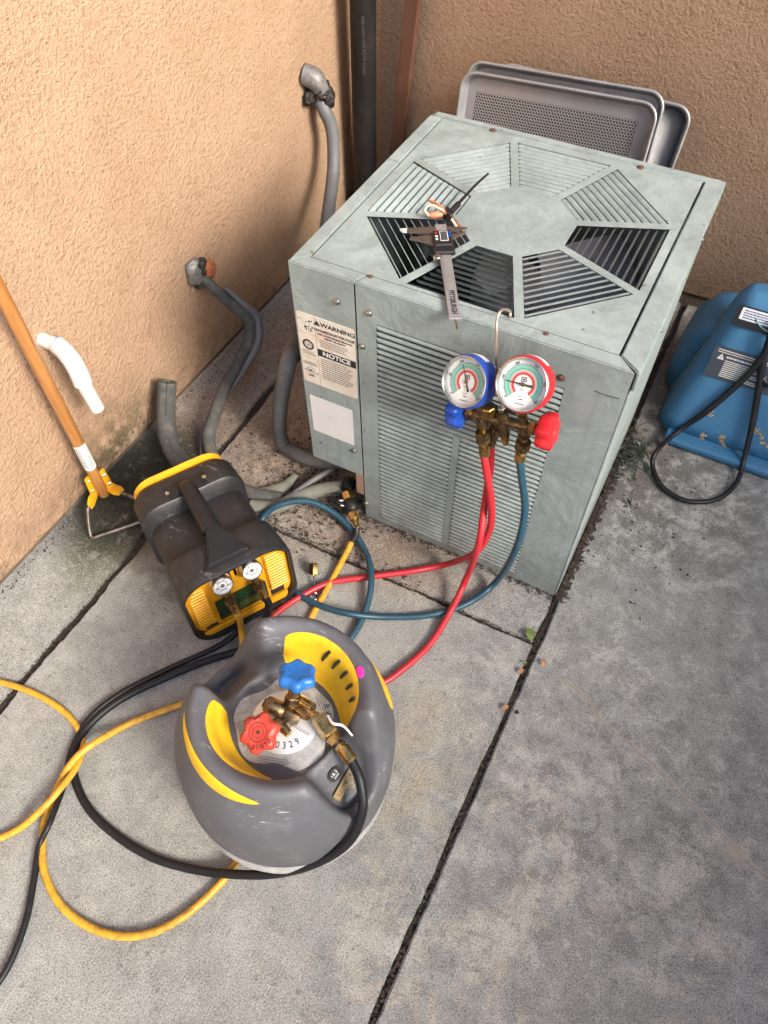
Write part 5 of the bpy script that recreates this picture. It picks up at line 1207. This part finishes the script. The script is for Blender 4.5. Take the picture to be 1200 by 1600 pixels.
for i in range(len(loops) - 1):
    for k in range(n_): f.append((i * n_ + k, i * n_ + (k + 1) % n_, (i + 1) * n_ + (k + 1) % n_, (i + 1) * n_ + k))
f.append(tuple(range(n_))[::-1]); f.append(tuple((len(loops) - 1) * n_ + k for k in range(n_)))
bm = bmesh.new(); bv = [bm.verts.new(p) for p in v]
for q in f: bm.faces.new([bv[i] for i in q])
bm_link('body', bm, BLUEB, bmch, True)
# wider rear housing seen left of the body
lo2 = []
for z, x_, yb in ((0.02, X0 - 0.02, 0.42), (0.10, X0 - 0.022, 0.42), (0.20, X0 - 0.008, 0.42), (0.22, X0 + 0.004, 0.41), (0.258, X0 + 0.028, 0.40), (0.268, X0 + 0.07, 0.38)):
    lo2.append([(x, y, z) for x, y in rrect(0.4, yb - 0.21, 0.05, 8, x_ + 0.2, YF + (0.21 + yb) / 2)])
n_ = len(lo2[0]); bm = bmesh.new(); rg = [[bm.verts.new(p) for p in l_] for l_ in lo2]
for A, B_ in zip(rg, rg[1:]):
    for k in range(n_): bm.faces.new((A[k], A[(k + 1) % n_], B_[(k + 1) % n_], B_[k]))
bm.faces.new(rg[-1]); bm.faces.new(rg[0][::-1]); bm_link('rear_housing', bm, BLUEB, bmch, True)
box('bottom_flange', (X0 + 0.040, YF + 0.006, 0.004), (X0 + 0.62, YF + 0.07, 0.030), BLUEB, bmch, 0.010, 4)
tube('flange_plug', [(X0 + 0.035, YF + 0.012, 0.012), (X0 + 0.053, YF - 0.006, 0.012)], 0.009, mat('dusty_plug', (0.22, 0.19, 0.15), 0.8), bmch, 10, 0)
# sloped front face frame
fa, fb_ = Vector((X0 + 0.1, YF + 0.035, 0.0)), Vector((X0 + 0.1, YF + 0.19, 0.395)); up_ = (fb_ - fa).normalized(); nf = Vector((1, 0, 0)).cross(up_)
MBF = axes((X0, YF + 0.035, 0.0), (1, 0, 0), up_, nf)
def onface(px, py):
    d = _ray(px, py); o = MBF.translation; p = CAM + d * ((o - CAM).dot(nf) / d.dot(nf)); return MBF.inverted() @ p
qa, qb, qc = onface(1122, 538), onface(1178, 552), onface(1102, 586)
PXa, PXb, PYa, PYb = qc.x, qc.x + 0.165, qc.y, qa.y
wpn = plate('warning_panel', [(qc.x - .006, PYa), (PXb, PYa), (PXb, PYb), (qa.x - 0.004, PYb)], [], 0.0015, mat('dark_panel', (0.035, 0.042, 0.058), 0.5), bmch, MBF @ Matrix.Translation((0, 0, 0.0026)))
Mwp = MBF @ Matrix.Translation((0, 0, 0.0029)); hgt_ = PYb - PYa
quads('panel_print', [(PXa + 0.004, PYb - 0.010, PXb - 0.02, PYb - 0.0075), (PXa + 0.004, PYb - 0.0155, PXb - 0.02, PYb - 0.0135)] + [(PXa + 0.030, PYa + 0.010 + i * (hgt_ - 0.045) / 8, PXb - 0.025 - 0.02 * ((i * 7) % 3), PYa + 0.0125 + i * (hgt_ - 0.045) / 8) for i in range(9)] + print_lines(PXa + 0.030, PXb - 0.05, PYb - 0.030, PYb - 0.018, 1, 0.4), 0.0002, CREAM, wpn, Mwp)
mesh('warning_triangle', [Mwp @ Vector(p) for p in ((PXa + 0.008, PYb - 0.034, .0003), (PXa + 0.026, PYb - 0.034, .0003), (PXa + 0.017, PYb - 0.018, .0003))], [(0, 1, 2)], CREAM, wpn)
text('panel_print', '!', 0.012, INK, wpn, Mwp @ Matrix.Translation((PXa + 0.017, PYb - 0.0285, .0006)))
qd = onface(1150, 485)
ctl = plate('control_plate', rrect(0.25, 0.052, 0.010, 4, qd.x + 0.125, 0.375), [], 0.004, BLKC, bmch, MBF @ Matrix.Translation((0, 0, 0.006)))
plate('white_sticker', rrect(0.11, 0.030, 0.002, 2, qd.x + 0.068, 0.383), [], 0.0006, STICK, bmch, MBF @ Matrix.Translation((0, 0, 0.0070)))
quads('sticker_print', print_lines(qd.x + 0.02, qd.x + 0.1, 0.371, 0.395, 4, 0.45, random.Random(2)), 0.0002, mat('ink_blue', (0.05, 0.05, 0.20), 0.6), ctl, MBF @ Matrix.Translation((0, 0, 0.0073)))
tube('control_dial_rim', [MBF @ Vector((qd.x + 0.10 + 0.05 * math.cos(rad(a)), 0.392 + 0.035 * math.sin(rad(a)), 0.0085)) for a in range(200, 340, 12)], 0.0018, mat('pale_teal', (0.25, 0.42, 0.42), 0.4), ctl, 6, 2)
# flaked remains of lettering
def flakes(cx_, cy_, w_, h_, n, rd, slant=0.0, arc=None):
    out = []
    for i in range(n):
        if arc: a = rad(rd.uniform(*arc)); r = h_ * rd.uniform(0.78, 1.0); x, y = cx_ + r * math.cos(a) * w_, cy_ + r * math.sin(a)
        else:
            yy = rd.uniform(-1, 1); x, y = cx_ + rd.gauss(0, 0.45) * w_ / 2 + slant * yy * h_ / 2, cy_ + yy * h_ / 2
        if mnoise.noise(Vector((x * 170, y * 170, 3))) < -0.05: continue
        s = rd.uniform(0.0014, 0.0042); out.append((x, y, x + s * rd.uniform(.6, 1.6), y + s))
    return out
rd = random.Random(21); fl = []
for (px, py, w_, h_, n, sl_, arc) in ((1109, 645, 0.016, 0.02, 60, 0, None), (1091, 688, 0.016, 0.045, 170, 0.3, None), (1180, 672, 0.02, 0.02, 40, 0, None), (1203, 690, 0.02, 0.04, 120, 0, None)):
    q = onface(px, py); fl += flakes(q.x, q.y, w_, h_, n, rd, sl_)
q = onface(1150, 690); fl += flakes(q.x, q.y, 1.25, 0.036, 260, rd, 0, (175, 300)); fl += flakes(q.x + .01, q.y + 0.01, 1.2, 0.045, 50, rd, 0, (10, 70))
o = quads('worn_lettering', fl, 0.0005, FLAKE, bmch, MBF @ Matrix.Translation((0, 0, 0.0012))); o['kind'] = 'stuff'
# cord on the blue machine
kc = thing('power_cord', 'black power cord hanging over the blue machine and looping on the slab', 'cord', at(1075, 780, 0))
def face_pt(px, py, o=0.012):
    q = onface(px, py); return MBF @ Vector((q.x, q.y, o))
tube('cord', [face_pt(1204, 520, 0.02), face_pt(1196, 548, 0.02), face_pt(1160, 592), face_pt(1105, 640), face_pt(1060, 672), at(1026, 705, 0.035), at(1020, 730, 0.012), at(1036, 762, 0.009), at(1075, 783, 0.009), at(1120, 780, 0.009), at(1150, 755, 0.012), face_pt(1163, 712, 0.03), face_pt(1178, 650, 0.014), face_pt(1190, 580, 0.014), face_pt(1200, 535, 0.018), face_pt(1215, 500, 0.02)], [0.0085] * 4 + [0.0065] * 8 + [0.0085] * 4, BLKH, kc, 12, 10)
for (px, py) in ((1203, 560),):
    q = onface(px, py)
    tube('cord_coil', [MBF @ Vector((q.x + 0.03 + 0.045 * math.cos(rad(a)), q.y - 0.01 + 0.05 * math.sin(rad(a)), 0.012)) for a in range(60, 300, 20)], 0.008, BLKH, kc, 10, 4)

# ================================================================== LEAVES, LITTER, WEED
def leaf(px, py, L_, wd, ang, m, label, curl=0.3):
    p = at(px, py, 0.004); v, f = [], []
    for i in range(9):
        t = i / 8; wd_ = wd * math.sin(math.pi * min(1, t * 0.97 + 0.015)) ** 0.8
        for s in (-1, 0, 1):
            x, y = (t - 0.5) * L_, s * wd_ / 2; z = abs(s) * wd_ * curl * 0.5 + 0.003 * math.sin(t * 3) + 0.002
            v.append((p.x + x * math.cos(ang) - y * math.sin(ang), p.y + x * math.sin(ang) + y * math.cos(ang), p.z + z))
    for i in range(8):
        for s in (0, 1): f.append((i * 3 + s, (i + 1) * 3 + s, (i + 1) * 3 + s + 1, i * 3 + s + 1))
    tag(mesh('fallen_leaf', v, f, m, None, True), label, 'leaf', 'fallen leaves on the slabs')
leaf(828, 992, 0.032, 0.022, 2.2, LEAFG, 'large green leaf lying where the slab joints meet')
leaf(849, 1036, 0.018, 0.012, 1.9, LEAFT, 'tan leaf on the right slab just below the green leaf')
leaf(820, 1037, 0.012, 0.008, 0.9, LEAFG, 'tiny green leaf lodged in the long joint below the large one')
leaf(814, 1050, 0.018, 0.010, 1.2, LEAFT, 'pale tan leaf standing in the joint under the tiny green one')
leaf(789, 1107, 0.019, 0.010, 1.0, LEAFT, 'lowest tan leaf lodged in the long slab joint')
leaf(807, 1114, 0.012, 0.010, 0.4, LITTER, 'small dark curled leaf right of the lowest joint leaf')
leaf(895, 988, 0.011, 0.004, 2.3, LEAFG, 'thin yellowish green leaf scrap on the right slab')
rd = random.Random(4); v, f = [], []
def flake(x, y, z, s):
    a = rd.uniform(0, 6.28); k = rd.uniform(.3, .9); i = len(v); tz = s * rd.uniform(-.4, .4)
    c, d = math.cos(a) * s, math.sin(a) * s
    v.extend([(x - c, y - d, z), (x + d * k, y - c * k, z + abs(tz)), (x + c, y + d, z + s * .2), (x - d * k, y + c * k, z + tz * .5 + s * .15)]); f.append((i, i + 1, i + 2, i + 3))
for i in range(1500): flake(XJ1 + rd.gauss(0, 0.005), rd.uniform(-1.1, 0.0), -0.010 + rd.random() * 0.006, rd.uniform(0.0015, 0.0045))
for i in range(1300): flake(W + 0.008 + abs(rd.gauss(0, 0.010)), rd.uniform(-0.01, 0.62), 0.001 + rd.random() * 0.004, rd.uniform(0.002, 0.006))
for i in range(900): flake(rd.uniform(XJ2, XJ1), YJ + rd.gauss(0, 0.004), -0.009 + rd.random() * 0.008, rd.uniform(0.0015, 0.004))
for i in range(260): flake(rd.uniform(-0.1, 0.36), YJ + rd.gauss(0.015, 0.016), 0.001, rd.uniform(0.0015, 0.0045))
for i in range(900): flake(XJ2 + rd.gauss(0, 0.006), rd.uniform(-1.0, 0.5), -0.009 + rd.random() * 0.006, rd.uniform(0.0015, 0.004))
for i in range(420): flake(rd.uniform(XS - .02, W), -abs(rd.gauss(0.004, 0.008)), 0.001 + rd.random() * .003, rd.uniform(0.0015, 0.004))
for i in range(900): flake(rd.gauss(0.02, 0.10), rd.gauss(0.04, 0.07), 0.001 + rd.random() * .003, rd.uniform(0.0015, 0.006))
for i in range(420): flake(rd.uniform(-0.52, -0.02), rd.uniform(-0.05, 0.7), 0.001, rd.uniform(0.001, 0.005))
for i in range(500): flake(XW + abs(rd.gauss(0.0, 0.02)), rd.uniform(-0.9, 0.6), 0.001 + rd.random() * .003, rd.uniform(0.001, 0.004))
for i in range(160): flake(rd.gauss(0.78, 0.09), rd.gauss(0.40, 0.16), 0.001, rd.uniform(0.001, 0.005))
for i in range(520): flake(rd.uniform(-0.5, 1.5), rd.uniform(-1.2, 0.2), 0.001, rd.uniform(0.0005, 0.0019))
lt = mesh('leaf_litter', v, f, LITTER); lt['kind'] = 'stuff'; lt['label'] = 'brown crumbs and leaf litter in the joints and round the unit'; lt['category'] = 'litter'
wd0 = at(985, 712, 0.0)
wee = thing('weed', 'small dark weed growing beside the condenser near the blue machine', 'plant', wd0)
v, f = [], []
for i in range(60):
    a = rd.uniform(0, 6.28); r0 = abs(rd.gauss(0, 0.035)); b0 = wd0 + Vector((rd.gauss(0, 0.03), rd.gauss(0, 0.05), 0)); L_ = rd.uniform(0.012, 0.035); z = rd.uniform(0.002, 0.03); wd_ = L_ * rd.uniform(.2, .45)
    d = Vector((math.cos(a), math.sin(a), rd.uniform(-.2, .5))).normalized(); t = Vector((-d.y, d.x, 0)).normalized(); i0 = len(v); b0.z = z
    v.extend([b0, b0 + d * L_ * .5 + t * wd_ / 2, b0 + d * L_ - Vector((0, 0, L_ * .2)), b0 + d * L_ * .5 - t * wd_ / 2]); f.append((i0, i0 + 1, i0 + 2, i0 + 3))
mesh('leaves', v, f, WEEDM, wee)
bm = bmesh.new()
for i in range(14): sweep_bm(bm, catmull([wd0 + Vector((rd.gauss(0, .01), rd.gauss(0, .02), 0)), wd0 + Vector((rd.gauss(0, .03), rd.gauss(0, .04), 0.02)), wd0 + Vector((rd.gauss(0, .05), rd.gauss(0, .06), 0.012))], 4), 0.0009, 4)
bm_link('stems', bm, WEEDM, wee)
